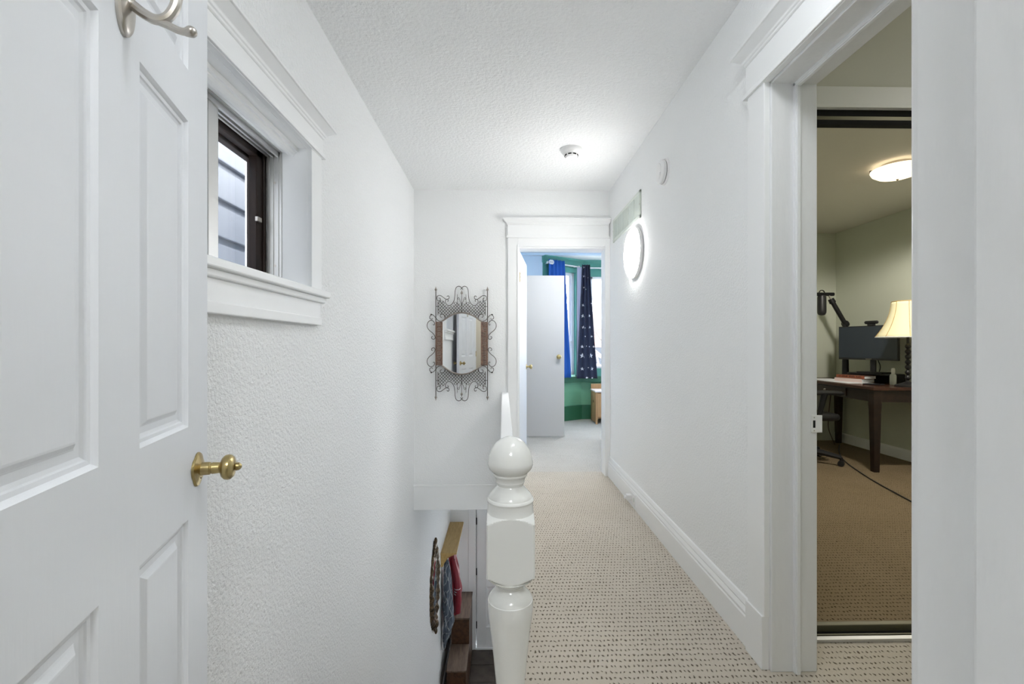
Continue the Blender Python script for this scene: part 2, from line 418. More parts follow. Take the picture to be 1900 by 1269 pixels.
# far doorway casing
F = lambda u, v, n: Vector((u, YF-n, v))
b = MB(); fbox(b, F, .042, .130, 0, 2.10, 0, .02); fbox(b, F, .905, .945, 0, 2.10, 0, .02); fbox(b, F, .130, .905, 2.028, 2.10, 0, .02)
fbox(b, F, .124, .136, 0, 2.04, 0, .026); fbox(b, F, .899, .911, 0, 2.04, 0, .026)
casing_head(b, F, .040, .93, 2.10, .115)
struct('trim_2', b, 'trim', 'white casing of the doorway at the hall end', bevel=.002)
b = MB(); b.box(.125, .145, YF-.002, YF+.135, 0, 2.03); b.box(.90, .92, YF-.002, YF+.135, 0, 2.03); b.box(.145, .90, YF-.002, YF+.135, 2.012, 2.03)
struct('trim_3', b, 'trim', 'white jamb of the doorway at the hall end')
# right doorway casing and jamb
F = lambda u, v, n: Vector((XR-n, u, v))
b = MB(); fbox(b, F, 1.592, 1.700, .19, 2.09, 0, .022); fbox(b, F, 1.596, 1.706, 0, .19, 0, .028)
fbox(b, F, .72, .80, 0, 2.09, 0, .022)
casing_head(b, F, .70, 1.712, 2.083, .125)
struct('trim_4', b, 'trim', 'white casing of the office doorway on right wall', bevel=.002)
b = MB()
b.box(XR, 1.109, 1.585, 1.604, 0, 2.10); b.box(1.022, 1.044, 1.572, 1.586, 0, 2.075); b.box(1.0255, 1.0405, 1.568, 1.573, 0, 2.071)
b.box(XR, 1.109, .80, 1.60, 2.075, 2.094); b.box(1.022, 1.044, .8, 1.585, 2.062, 2.076); b.box(1.0255, 1.0405, .8, 1.57, 2.058, 2.063)
b.box(XR, 1.109, .78, .80, 0, 2.10)
struct('trim_5', b, 'jamb', 'white stepped jamb of the office doorway', bevel=.0025)
st = thing('strike_plate', 'white painted strike plate on the office door jamb', 'strike plate', (1.105, 1.584, .875))
MB().box(1.086, 1.125, 1.5815, 1.585, .845, .906).build('plate', 'wplast', st, bevel=.0012)
MB().box(1.092, 1.100, 1.581, 1.5822, .862, .888).build('latch_hole', 'dark', st)
MB().cyl((1.096,1.5822,.898),(1.096,1.5808,.898),.0025,n=8).build('screw', 'nickel', st)
MB().cyl((1.096,1.5822,.852),(1.096,1.5808,.852),.0025,n=8).build('screw', 'nickel', st)
# bathroom door jamb at right edge of the picture
b = MB(); b.box(.300, .325, .195, .336, 0, 2.06)
struct('trim_6', b, 'jamb', 'white chipped bathroom door jamb close to the camera', bevel=.017, seg=4)
b = MB(); b.box(.293, .301, .195, .279, 0, 2.04); struct('trim_7', b, 'jamb', 'door stop strip on the bathroom jamb', bevel=.003)
b = MB(); b.box(-.475, -.462, .195, .336, 0, 2.06); b.box(-.475, .325, .195, .336, 2.045, 2.06)
struct('trim_8', b, 'jamb', 'hinge side of the bathroom door frame')

# ------------------------------------------------------------------ hall window (left wall)
win = thing('window_1', 'small hall window with white wooden casing and dark brown storm sash', 'window', (XL, 1.46, 1.377), kind='structure')
F = lambda u, v, n: Vector((XL+n, u, v))
b = MB(); fbox(b, F, wy1, 1.935, 1.34, wz1, 0, .02); fbox(b, F, .99, wy0, 1.34, wz1, 0, .02)
casing_head(b, F, .985, 1.945, wz1, .082, .052)
b.build('casing', 'trim', win, bevel=.002)
b = MB(); b.box(XL-.1, XL+.050, .96, 1.955, 1.352, 1.379); b.box(XL, XL+.034, .975, 1.943, 1.330, 1.354)
b.build('sill', 'trim', win, bevel=.005)
b = MB(); b.box(XL, XL+.020, .98, 1.925, 1.262, 1.332); b.box(XL, XL+.026, .98, 1.925, 1.236, 1.268)
b.build('apron', 'trim', win, bevel=.003)
b = MB(); xo = XL-.098
b.box(xo, XL+.001, wy1-.001, wy1+.02, wz0, wz1); b.box(xo, XL+.001, wy0-.02, wy0+.001, wz0, wz1); b.box(xo, XL+.001, wy0, wy1, wz1-.001, wz1+.02)
b.box(xo, XL-.035, wy0, wy1, wz1-.018, wz1)
b.cyl((XL-.062, wy0, wz1-.016), (XL-.062, wy1, wz1-.016), .018, n=14)
b.build('reveal', 'trim', win)
# aluminium track frame
xi = xo-.058
b = MB()
for xa in (xo-.012, xo-.032, xo-.050):
    b.box(xa-.006, xa+.002, wy1-.010, wy1, wz0, wz1-.02); b.box(xa-.006, xa+.002, wy0, wy0+.02, wz0, wz1-.02)
    b.box(xa-.006, xa+.002, wy0, wy1, wz1-.040, wz1-.018)
    b.box(xa-.006, xa+.002, wy0, wy1, wz0, wz0+.016)
b.box(xi, xo, wy1-.006, wy1, wz0, wz1); b.box(xi, xo, wy0, wy0+.006, wz0, wz1); b.box(xi, xo, wy0, wy1, wz1-.022, wz1-.016); b.box(xi, xo, wy0, wy1, wz0, wz0+.004)
b.build('track_frame', 'alu', win)
for z in (1.47, 1.80):
    MB().cyl((xo-.026, wy1-.007, z), (xo-.026, wy1-.0045, z), .005, n=8).build('screw', 'nickel', win)
# aluminium sash stile (inner slider, pushed toward camera)
b = MB(); b.box(xo-.038, xo-.016, 1.405, 1.455, wz0+.012, wz1-.03); b.box(xo-.042, xo-.036, 1.413, 1.447, wz0+.012, wz1-.03)
b.box(xo-.034, xo-.018, wy0+.01, 1.41, wz0+.012, wz0+.045); b.box(xo-.034, xo-.018, wy0+.01, 1.41, wz1-.065, wz1-.03)
sash = b.build('sliding_sash', 'alu', win, bevel=.002)
MB().box(xo-.028, xo-.025, wy0+.01, 1.41, wz0+.04, wz1-.06).build('pane', 'pane', sash)
# dark brown outer sash
xb = xi-.035; xc = xi-.005
b = MB(); b.box(xb, xc, wy1-.072, wy1, wz0, wz1); b.box(xb, xc, wy0, wy0+.05, wz0, wz1); b.box(xb, xc, wy0, wy1, wz1-.06, wz1); b.box(xb, xc, wy0, wy1, wz0-.03, wz0+.02)
b.box(xb-.03, xb, wy1-.032, wy1-.005, wz0, wz1); b.box(xb-.03, xb, wy0, wy1, wz1-.07, wz1-.03); b.box(xb-.03, xb, wy0, wy1, wz0-.03, wz0+.01)
b.box(xb+.01, xc+.006, wy1-.030, wy1-.018, wz0, wz1-.03)
bs = b.build('storm_sash', 'brownv', win, bevel=.003)
MB().box(xb-.016, xb-.012, wy0, wy1-.03, wz0, wz1-.03).build('pane', 'pane', bs)
MB().box(xc-.002, xc+.010, wy1-.080, wy1-.050, 1.628, 1.646).build('latch', 'nickel', bs, bevel=.002)

# neighbour's siding seen through it
sd = thing('neighbour_wall', 'pale grey clapboard wall of the house next door seen through hall window', 'house wall', (-1.9, 2.5, 0), kind='structure')
pb = [(0,.03),(.012,.035),(.014,.0),(.030,.0),(.030,.004),(.006,.045),(.004,.225),(0,.225)]
pb = [(0,0),(.042,0),(.044,.006),(.044,.200),(.010,.207),(.010,.255),(0,.255)]
sm = None
for i in range(15):
    z0 = .10+.255*i
    if sm is None:
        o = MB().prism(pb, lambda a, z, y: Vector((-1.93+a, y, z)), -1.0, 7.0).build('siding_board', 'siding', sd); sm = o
        o.location.z = z0
    else:
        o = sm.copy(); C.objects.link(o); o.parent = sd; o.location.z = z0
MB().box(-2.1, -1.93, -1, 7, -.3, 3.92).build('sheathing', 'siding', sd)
MB().box(-2.3, -1.32, -1.2, 7.2, 3.92, 4.02).build('added_eave', 'siding', sd)  # unseen overhang added to keep sky light off the siding

# ------------------------------------------------------------------ doors
def panel_door(root, w, h, th, panels, m, knob_fn=None, local=True):
    """body in local coords: x 0..w from hinge, z 0..h, front face y=0 (normal -y), back y=th"""
    b = MB()
    rec = .013
    b.box(0, w, rec, th-rec, 0, h)
    # stiles / rails as a face plate with holes
    for sgn in (0, 1):
        y0, y1 = (0, rec) if sgn == 0 else (th-rec, th)
        xs = sorted(set([0, w] + [p[0] for p in panels] + [p[1] for p in panels]))
        zs = sorted(set([0, h] + [p[2] for p in panels] + [p[3] for p in panels]))
        for i in range(len(xs)-1):
            run = None
            for j in range(len(zs)-1):
                cx, cz = (xs[i]+xs[i+1])/2, (zs[j]+zs[j+1])/2
                hole = any(p[0] < cx < p[1] and p[2] < cz < p[3] for p in panels)
                if not hole: b.box(xs[i], xs[i+1], y0, y1, zs[j], zs[j+1])
    b.build('door_leaf', m, root, local=True)
    pr = [(0,0),(.004,.004),(.006,.0065),(.012,.0075),(.014,.010),(.019,.0125),(.030,.0125),(.033,.011),(.040,.0055),(.043,.005)]
    for x0, x1, z0, z1 in panels:
        for sgn in (0, 1):
            f = (lambda d: d) if sgn == 0 else (lambda d: th-d)
            MB().rings([[(x0+e, f(d), z0+e), (x1-e, f(d), z0+e), (x1-e, f(d), z1-e), (x0+e, f(d), z1-e)] for e, d in pr], cap='end').build('panel', m, root, local=True)
# door 1: six-panel bathroom door, hinge at (-.462,.324), free edge (-.674,1.05)
hx, hy, fx, fy = -.462, .324, -.674, 1.05
ang = math.atan2(fy-hy, fx-hx)
W1 = math.hypot(fx-hx, fy-hy)
d1 = thing('door_1', 'open white six-panel door with brass knob at left foreground', 'door', (hx, hy, 0), ang, kind='structure')
# local +x along leaf; front (camera side) must be local -y : rotate so that normal (.96,.28) = -y_local
st_, pw = .114, .206
x_a0, x_a1 = W1-st_-pw, W1-st_
x_b0, x_b1 = x_a0-.116-pw, x_a0-.116
pans = []
for xa, xb_ in ((x_a0, x_a1), (x_b0, x_b1)):
    pans += [(xa, xb_, .235, .796), (xa, xb_, .985, 1.608), (xa, xb_, 1.712, 1.915)]
root1 = d1
# the local frame: x_local=(cos ang, sin ang); y_local = (-sin ang, cos ang) -> points to -x; camera side is -y_local : front face y=0
panel_door(root1, W1, 2.03, .035, pans, 'doorw')
kx, kz = W1-.064, .886
def knob_set(root, x, z, y, s, m='brass'):
    # escutcheon: lobed rosette, shank, ball, tip ; s=-1 goes to -y
    kb = MB()
    n = 48; rr = []
    for r_, h_ in ((1, 0), (1, .002), (.94, .0045), (.7, .007), (.45, .009), (.36, .010)):
        ring = []
        for j in range(n):
            a = 2*PI*j/n
            lob = 1 + (.15*abs(math.cos(2*a+.4)) - .09)*(1 if r_ > .6 else 0)
            ring.append((x+math.cos(a)*.034*r_*lob, y+s*h_, z+math.sin(a)*.034*r_*lob))
        rr.append(ring)
    kb.rings(rr)
    k = kb.build('door_knob', m, root, local=True, smooth=True)
    MB().lathe([(.014,.008),(.0135,.024),(.0115,.026),(.0115,.027),(.0125,.029),(.0115,.042),(.013,.045),(.0215,.048),(.026,.053),(.0272,.059),(.026,.064),(.021,.069),(.010,.072)],
               (x, y, z), (0, s, 0), 28).build('handle', m, k, local=True, smooth=True)
    MB().lathe([(.008,.073),(.009,.075),(.008,.080),(.004,.084),(.001,.085)], (x, y, z), (0, s, 0), 16).build('knob_tip', m, k, local=True, smooth=True)
    MB().cyl((x-.004, y+s*.006, z-.016), (x-.004, y+s*.0085, z-.016), .004, n=10).build('screw_hole', 'dark', k, local=True)
knob_set(root1, kx, kz, 0, -1); knob_set(root1, kx, kz, .035, 1)
# coat hook on the middle stile
hkx, hkz = W1-.372, 1.660
hb = MB()
n = 32
hb.rings([[(hkx+math.cos(2*PI*j/n)*.024*r_, -h_, hkz+math.sin(2*PI*j/n)*.045*r_) for j in range(n)] for r_, h_ in ((1,0),(1,.004),(.92,.007),(.75,.009),(.35,.011),(.05,.0115))])
hk = hb.build('coat_hook', 'nickel', root1, local=True, smooth=True)
MB().lathe([(.0095,.009),(.0085,.013),(.007,.016)], (hkx, 0, hkz+.004), (0,-1,0), 14).build('hook_stem', 'nickel', hk, local=True, smooth=True)
def hp(pts): return [(hkx+a, -y, hkz+z) for a, y, z in spline([Vector(p) for p in pts], 6)]
pts = hp([(0,.012,.004),(0,.026,-.006),(0,.042,-.012),(0,.056,-.006),(0,.066,.012),(0,.070,.034),(0,.074,.052)])
MB().tube(pts, [.0075]*(len(pts)-6)+[.009,.010,.011,.011,.010,.006], 10).build('upper_prong', 'nickel', hk, local=True, smooth=True)
pts = hp([(0,.040,-.013),(0,.056,-.017),(0,.070,-.022),(0,.080,-.023),(0,.088,-.021)])
MB().tube(pts, [.0055]*(len(pts)-8)+[.0055,.006,.0065,.007,.0075,.008,.008,.008], 10).ball(pts[-1], .0082, 12, 8).build('lower_prong', 'nickel', hk, local=True, smooth=True)
for z in (.25, 1.02, 1.80):
    MB().cyl((-.004, -.004, z-.045), (-.004, -.004, z+.045), .006, n=10).build('hinge', 'brass', root1, local=True)

# door 2: bedroom door, open 90 degrees, seen edge-on
a2 = math.atan2(.755, .105)
d2 = thing('door_2', 'white bedroom door swung open, seen nearly edge-on', 'door', (.150, 4.155, 0), a2, kind='structure')
MB().box(0, .76, 0, .035, .012, 2.02).build('door_leaf', 'doorw', d2, local=True, bevel=.002)
for s, y in ((-1, 0),):
    k = MB().lathe([(.028,0),(.028,.004),(.012,.008),(.010,.03),(.020,.04),(.026,.052),(.020,.062),(.004,.066)], (.70, y, .93), (0, s, 0), 20).build('door_knob', 'brass', d2, local=True, smooth=True)
k = MB().lathe([(.028,0),(.028,.004),(.012,.008),(.010,.03),(.020,.04),(.026,.052),(.020,.062),(.004,.066)], (.70, .035, .93), (0, 1, 0), 20).build('door_knob', 'brass', d2, local=True, smooth=True)
for z in (.25, 1.78):
    hg = MB().box(-.012, .002, -.008, .008, z-.045, z+.045).build('hinge', 'brass', d2, local=True, bevel=.002)
    for q in (-.03, 0, .03): MB().cyl((-.008, -.008, z+q), (-.008, -.0098, z+q), .004, n=8).build('screw', 'dark', hg, local=True)
# door 3: flat slab closet door
d3 = thing('door_3', 'flat pale grey slab door standing open inside the bedroom', 'door', (.155, 5.70, 0), 0, kind='structure')
MB().box(.155, .769, 5.70, 5.735, .018, 2.035).build('door_leaf', 'doorg', d3, bevel=.002)
k = MB().lathe([(.030,0),(.030,.004),(.014,.008),(.011,.03),(.020,.038),(.027,.050),(.022,.060),(.004,.064)], (.700, 5.70, 1.015), (0,-1,0), 24).build('door_knob', 'brass', d3, smooth=True)
k = MB().lathe([(.030,0),(.030,.004),(.014,.008),(.011,.03),(.020,.038),(.027,.050),(.022,.060),(.004,.064)], (.700, 5.735, 1.015), (0,1,0), 24).build('door_knob', 'brass', d3, smooth=True)
for z in (.25, 1.8): MB().cyl((.150, 5.705, z-.045), (.150, 5.705, z+.045), .006, n=8).build('hinge', 'brass', d3)
# door 4: front door downstairs
d4 = thing('door_4', 'pale panelled front door with glazed upper half downstairs', 'door', (-.39, YB-.02, ZL), 0, kind='structure')
dx0, dx1, dy = -.392, .53, YB
b = MB(); xs = [dx0, -.252, .39, dx1]
b.box(dx0, xs[1], dy, dy+.045, ZL+.02, ZL+2.1); b.box(xs[2], dx1, dy, dy+.045, ZL+.02, ZL+2.1)
b.box(xs[1], xs[2], dy, dy+.045, ZL+.02, ZL+.32); b.box(xs[1], xs[2], dy, dy+.045, ZL+.92, ZL+1.115); b.box(xs[1], xs[2], dy, dy+.045, ZL+1.95, ZL+2.1)
b.box(xs[1], xs[2], dy+.014, dy+.03, ZL+.32, ZL+.92)
b.build('door_leaf', 'trim', d4, bevel=.002)
pr = [(0,0),(.006,.006),(.014,.008),(.030,.012),(.050,.005)]
for xa, xb_ in ((-.252, .055), (.083, .39)):
    MB().rings([[(xa+e, dy+d, ZL+.32+e), (xb_-e, dy+d, ZL+.32+e), (xb_-e, dy+d, ZL+.92-e), (xa+e, dy+d, ZL+.92-e)] for e, d in pr], cap='end').build('panel', 'trim', d4)
MB().box(.055, .083, dy, dy+.045, ZL+.32, ZL+.92).build('mullion', 'trim', d4)
fr = MB(); fr.box(-.252, -.232, dy-.008, dy+.05, ZL+1.115, ZL+1.95); fr.box(.37, .39, dy-.008, dy+.05, ZL+1.115, ZL+1.95); fr.box(-.232, .37, dy-.008, dy+.05, ZL+1.115, ZL+1.135); fr.box(-.232, .37, dy-.008, dy+.05, ZL+1.93, ZL+1.95)
g = fr.build('glass_frame', 'wplast', d4)
MB().box(-.232, .37, dy+.018, dy+.024, ZL+1.135, ZL+1.93).build('pane', 'pane', g)
for z in (.36, 1.15, 1.9): MB().box(-.402, -.388, dy-.012, dy+.002, ZL+z-.05, ZL+z+.05).build('hinge', 'blackm', d4)
MB().lathe([(.03,0),(.03,.004),(.012,.01),(.012,.03),(.026,.05),(.02,.062),(.003,.065)], (.46, dy, ZL+.95), (0,-1,0), 18).build('door_knob', 'brass', d4, smooth=True)
F = lambda u, v, n: Vector((u, YB-n, v))
b = MB(); fbox(b, F, -.515, -.405, ZL, ZL+2.14, 0, .02); fbox(b, F, .54, .65, ZL, ZL+2.14, 0, .02); fbox(b, F, -.515, .65, ZL+2.12, ZL+2.24, 0, .022); fbox(b, F, -.41, .55, ZL, ZL+.022, -.05, .03); fbox(b, F, -.45, -.375, ZL, ZL+2.14, -.12, -.046); fbox(b, F, .515, .58, ZL, ZL+2.14, -.12, -.046); fbox(b, F, -.45, .58, ZL+2.085, ZL+2.14, -.12, -.046)
struct('trim_9', b, 'trim', 'white casing and sill of the front door downstairs', bevel=.003)

# ------------------------------------------------------------------ bedroom
BC = 2.49
b = MB(); b.box(-1.5, .61, 6.76, 6.9, 0, 2.55); b.box(-1.6, -1.5, YF+.13, 6.9, 0, 2.55); b.box(-1.5, XL-.246, YF, YF+.13, 0, 2.55)
b.box(XL-.3, .13, YF+.131, YF+.15, 0, 2.55); b.box(.915, 1.24, YF+.131, YF+.15, 0, 2.55); b.box(.13, .915, YF+.131, YF+.15, 2.03, 2.55)
struct('wall_bedroom', b, 'bluewall', 'light blue bedroom wall')
struct('wall_bedroom_right', MB().box(1.235, 1.265, YF+.15, 5.5, 0, 2.55).box(1.235, 3.2, 5.58, 5.62, 0, 2.55).box(1.235, 1.265, 5.5, 5.6, 0, 2.55).box(3.1, 3.2, 5.5, 7.3, 0, 2.55), 'bluewall', 'blue bedroom wall on the right')
struct('wall_closet', MB().box(.06, .148, 5.69, 6.76, 0, 2.55), 'bluewall', 'blue closet side wall in the bedroom')
struct('ceiling_bedroom', MB().box(-1.6, 1.25, YF+.13, 6.70, 2.525, 2.6).box(1.25, 3.2, 5.58, 6.70, 2.525, 2.6).box(-1.6, 3.2, 6.70, 7.4, BC, 2.6), 'trim', 'white bedroom ceiling')
struct('trim_10', MB().box(-1.5, 3.1, 6.685, 6.71, BC-.002, 2.524), 'bluewall', 'thin blue edge where the bay ceiling drops')
struct('floor_bedroom', MB().box(-1.6, 1.25, YF+.13, 7.4, -.29, 0).box(1.25, 3.2, 5.58, 7.4, -.29, 0), 'carpet3', 'looped bedroom carpet with brightness painted in')
# bay walls: angled segment A(.61,6.76)->B(1.23,7.15), front Y=7.15
A = Vector((.61, 6.76)); Bp = Vector((1.23, 7.15)); T = (Bp-A); LA = T.length; T.normalize(); Nn = Vector((T.y, -T.x))
FA = lambda u, v, n: Vector((A.x+T.x*u+Nn.x*n, A.y+T.y*u+Nn.y*n, v))
FB = lambda u, v, n: Vector((1.23+u, 7.15-n, v))
ua0, ua1 = .14, .610
za0, za1 = .70, 2.29
zb0, zb1 = .80, 2.24
b = MB()
fbox(b, FA, -.02, ua0, .66, BC, -.12, 0); fbox(b, FA, ua1, LA, .66, BC, -.12, 0); fbox(b, FA, ua0, ua1, za1, BC, -.12, 0)
fbox(b, FB, -.03, .13, .60, BC, -.12, 0); fbox(b, FB, .13, 1.6, zb1, BC, -.12, 0); fbox(b, FB, 1.6, 1.95, .6, BC, -.12, 0); fbox(b, FB, .13, 1.6, .60, zb0, -.12, 0)
struct('wall_bay', b, 'greent', 'teal green painted upper walls of the bedroom bay')
b = MB(); fbox(b, FA, -.02, LA, 0, .66, -.12, 0); fbox(b, FB, -.03, 1.95, 0, .60, -.12, 0)
struct('wall_bay_lower', b, 'greenm', 'green wainscot below the bay windows')
# crown, sill, baseboard
cr = [(0,0),(.02,0),(.024,.012),(.05,.05),(.085,.075),(.09,.08),(.09,.10),(0,.10)]
b = MB().rings([[FA(u, BC-.10+v, n) for n, v in cr] for u in (-.04, LA+.02)]).rings([[FB(u, BC-.10+v, n) for n, v in cr] for u in (-.01, 1.95)])
struct('trim_11', b, 'greent', 'teal green crown moulding above the bay windows')
b = MB(); fbox(b, FA, -.02, LA, .585, .665, 0, .045); fbox(b, FB, 0, 1.95, .585, .665, 0, .045); fbox(b, FA, -.02, LA, .66, .675, 0, .06); fbox(b, FB, 0, 1.95, .66, .675, 0, .06)
struct('trim_12', b, 'greend', 'dark green window stool under the bay windows')
b = MB(); fbox(b, FA, -.02, LA, 0, .19, 0, .022); fbox(b, FB, 0, 1.95, 0, .19, 0, .022); fbox(b, FA, -.02, LA, .19, .225, 0, .034); fbox(b, FB, 0, 1.95, .19, .225, 0, .034)
struct('baseboard_bay', b, 'greend', 'dark green moulded baseboard of the bay')
# windows
w2 = thing('window_2', 'narrow white sash window in green casing left of star curtain', 'window', (1.0, 7.0, .7), kind='structure')
b = MB(); fbox(b, FA, ua0-.06, ua0, za0, za1+.07, 0, .022); fbox(b, FA, ua1, ua1+.075, za0, za1+.07, 0, .022); fbox(b, FA, ua0, ua1, za1, za1+.07, 0, .022); fbox(b, FA, ua1+.02, ua1+.03, za0, za1+.05, 0, .034)
b.build('casing', 'greent', w2, bevel=.003)
b = MB()
for (u0, u1, v0, v1) in ((ua0, ua0+.05, za0, za1), (ua1-.05, ua1, za0, za1), (ua0, ua1, za1-.05, za1), (ua0, ua1, za0, za0+.05), (ua0, ua1, 1.17, 1.23)):
    fbox(b, FA, u0, u1, v0, v1, -.09, -.03)
fbox(b, FA, ua1-.085, ua1-.05, za0, za1, -.08, -.05)
sf = b.build('sash', 'wplast', w2, bevel=.003)
p_ = MB(); fbox(p_, FA, ua0+.05, ua1-.05, 1.23, za1-.05, -.065, -.06); p_.build('pane', 'pane', sf)
p_ = MB(); fbox(p_, FA, ua0+.05, ua1-.05, za0+.05, 1.17, -.065, -.06); p_.build('pane', 'pane', sf)
w3 = thing('window_3', 'large bright white window right of star curtain looking on bare branches', 'window', (1.7, 7.2, .8), kind='structure')
b = MB()
for (u0, u1, v0, v1) in ((.13, .175, zb0, zb1), (1.55, 1.6, zb0, zb1), (.13, 1.6, zb1-.035, zb1), (.13, 1.6, zb0, zb0+.035)):
    fbox(b, FB, u0, u1, v0, v1, -.09, .012)
sf = b.build('sash', 'wplast', w3, bevel=.003)
p_ = MB(); fbox(p_, FB, .175, 1.55, zb0+.035, zb1-.035, -.065, -.06); p_.build('pane', 'pane', sf)
# curtain rods
def rod(name, p0, p1, label):
    p0, p1 = Vector(p0), Vector(p1)
    r = thing(name, label, 'curtain rod', p0)
    MB().cyl(p0, p1, .011, n=12).build('rod', 'wplast', r, smooth=True)
    for p in (p0, p1): MB().ball(p, .020, 12, 8).build('finial', 'wplast', r, smooth=True)
    return r
ra0, ra1 = FA(-.02, 2.375, .115), FA(.62, 2.375, .075)
r1 = rod('curtain_rod', ra0, ra1, 'white curtain rod above the narrow angled window')
r2 = rod('curtain_rod', FB(.10, 2.365, .09), FB(1.5, 2.365, .09), 'white curtain rod above the large front window')
for u in (.02, .58):
    b = MB(); b.tube([FA(u, 2.375, 0), FA(u, 2.375, .1)], .006); b.build('bracket', 'wplast', r1)
for u in (.3, 1.4):
    b = MB(); b.tube([FB(u, 2.365, 0), FB(u, 2.365, .09)], .006); b.build('bracket', 'wplast', r2)
# blue curtain on the angled rod's left end
bc = thing('curtain', 'royal blue grommet curtain hanging beyond the flat slab door', 'curtain', FA(.1, .69, .1))
def bluef(u, v):
    z = 2.42-(2.42-.675)*v; wdt = .30+.13*v
    q = -.02+wdt*u
    return FA(q, z, .135+.018*math.sin(u*2*PI*4.5)*(1-.0*v))
MB().grid(bluef, 60, 24).build('cloth', 'blue', bc, smooth=True, solid=.003)
for u in (.045, .13):
    c_ = bluef(u, 0); ring = []
    cc = FA(-.02+.30*u, 2.375, .168)
    MB().tube([cc + Vector((T.x, T.y, 0))*.026*math.cos(t*2*PI/20) + Vector((0,0,1))*.026*math.sin(t*2*PI/20) for t in range(21)], .008, 8).build('grommet', 'wplast', bc, smooth=True)
# star curtain at the corner
scu = thing('curtain', 'dark navy curtain printed with white stars at the bay corner', 'curtain', (1.27, 6.95, .66))
def starf(u, v):
    z = 2.39-(2.39-.655)*v
    x0 = 1.205-.085*v; x1 = 1.325+.115*(v**1.2)
    return Vector((x0+(x1-x0)*u, 6.93-.018*math.sin(u*2*PI*3.2+.4)-.03*u*(1-u), z))
MB().grid(starf, 60, 40).build('cloth', 'navy', scu, smooth=True, solid=.003)
def linf(u, v):
    z = 2.36-(2.36-.66)*v
    x0 = 1.135-.0*v; x1 = 1.215-.085*v
    if x1 < x0+.015: x1 = x0+.015
    return Vector((x0+(x1-x0)*u, 6.955+.01*math.sin(u*PI), z))
MB().grid(linf, 10, 24).build('lining', 'lining', scu, smooth=True, solid=.003)
stars = [(.30,.10,.016),(.72,.115,.007),(.30,.20,.010),(.5,.215,.007),(.26,.355,.016),(.26,.45,.022),(.72,.45,.018),(.30,.55,.018),(.42,.555,.007),(.72,.55,.016),(.95,.34,.008),
         (.25,.72,.020),(.5,.715,.007),(.66,.72,.008),(.93,.72,.014),(.27,.80,.030),(.72,.80,.028),(.27,.915,.020),(.58,.905,.008),(.76,.915,.022),(.5,.996,.018),(.75,.997,.012),(.3,.02,.015),(.42,.63,.010),(.84,.63,.014)]
for u, v, r in stars:
    z = starf(u, v).z; x = starf(u, v).x
    vv = []
    def inv(px_, pz_):
        v_ = (2.39-pz_)/(2.39-.655); v_ = max(0, min(1, v_))
        x0 = 1.205-.085*v_; x1 = 1.325+.115*(v_**1.2)
        u_ = (px_-x0)/(x1-x0); u_ = max(0, min(1, u_))
        p = starf(u_, v_); return Vector((p.x, p.y-.004, p.z))
    ring = []
    for k in range(10):
        rr = r*1.45 if k % 2 == 0 else r*.62
        ring.append(inv(x+rr*math.sin(k*PI/5), z+rr*math.cos(k*PI/5)))
    c0 = inv(x, z)
    MB().add([c0]+ring, [(0, k+1, (k+1) % 10+1) for k in range(10)]).build('star', 'whitef', scu)
# nightstand
ns = thing('nightstand', 'small pine nightstand with pale top below the bay window', 'nightstand', (1.6, 6.85, 0))
x0, x1, y0, y1 = 1.36, 1.86, 6.65, 7.03
b = MB(); b.box(x0, x0+.018, y0+.005, y1, .02, .47); b.build('side_panel', 'pine', ns, bevel=.002)
MB().box(x1-.018, x1, y0+.005, y1, .02, .47).build('side_panel', 'pine', ns, bevel=.002)
MB().box(x0-.012, x1+.012, y0-.015, y1-.02, .47, .492).build('top', 'pinet', ns, bevel=.004)
MB().box(x0, x1, y1-.018, y1, .02, .567).build('back_panel', 'pine', ns, bevel=.004)
dr = MB().box(x0+.028, x1-.028, y0-.002, y0+.016, .105, .455).build('door', 'pine', ns, bevel=.003)
b = MB(); b.box(x0+.028, x0+.07, y0-.006, y0, .105, .455); b.box(x1-.07, x1-.028, y0-.006, y0, .105, .455); b.box(x0+.07, x1-.07, y0-.006, y0, .42, .455); b.box(x0+.07, x1-.07, y0-.006, y0, .105, .14)
b.build('door_frame', 'pine', dr, bevel=.002)
MB().ball((x1-.05, y0-.016, .29), .011).build('knob', 'brass', dr, smooth=True)
b = MB(); b.box(x0, x0+.028, y0, y0+.02, 0, .47); b.build('leg', 'pine', ns); MB().box(x1-.028, x1, y0, y0+.02, 0, .47).build('leg', 'pine', ns)
MB().box(x0, x0+.02, y1-.03, y1, 0, .05).build('leg', 'pine', ns); MB().box(x1-.02, x1, y1-.03, y1, 0, .05).build('leg', 'pine', ns)
MB().box(x0+.018, x1-.018, y0+.016, y1-.02, .09, .10).build('shelf', 'pine', ns)
MB().lathe([(.020,0),(.020,.002),(.001,.0021)], (x0, 6.83, .32), (-1,0,0), 12).build('hand_hole', 'dark', ns)
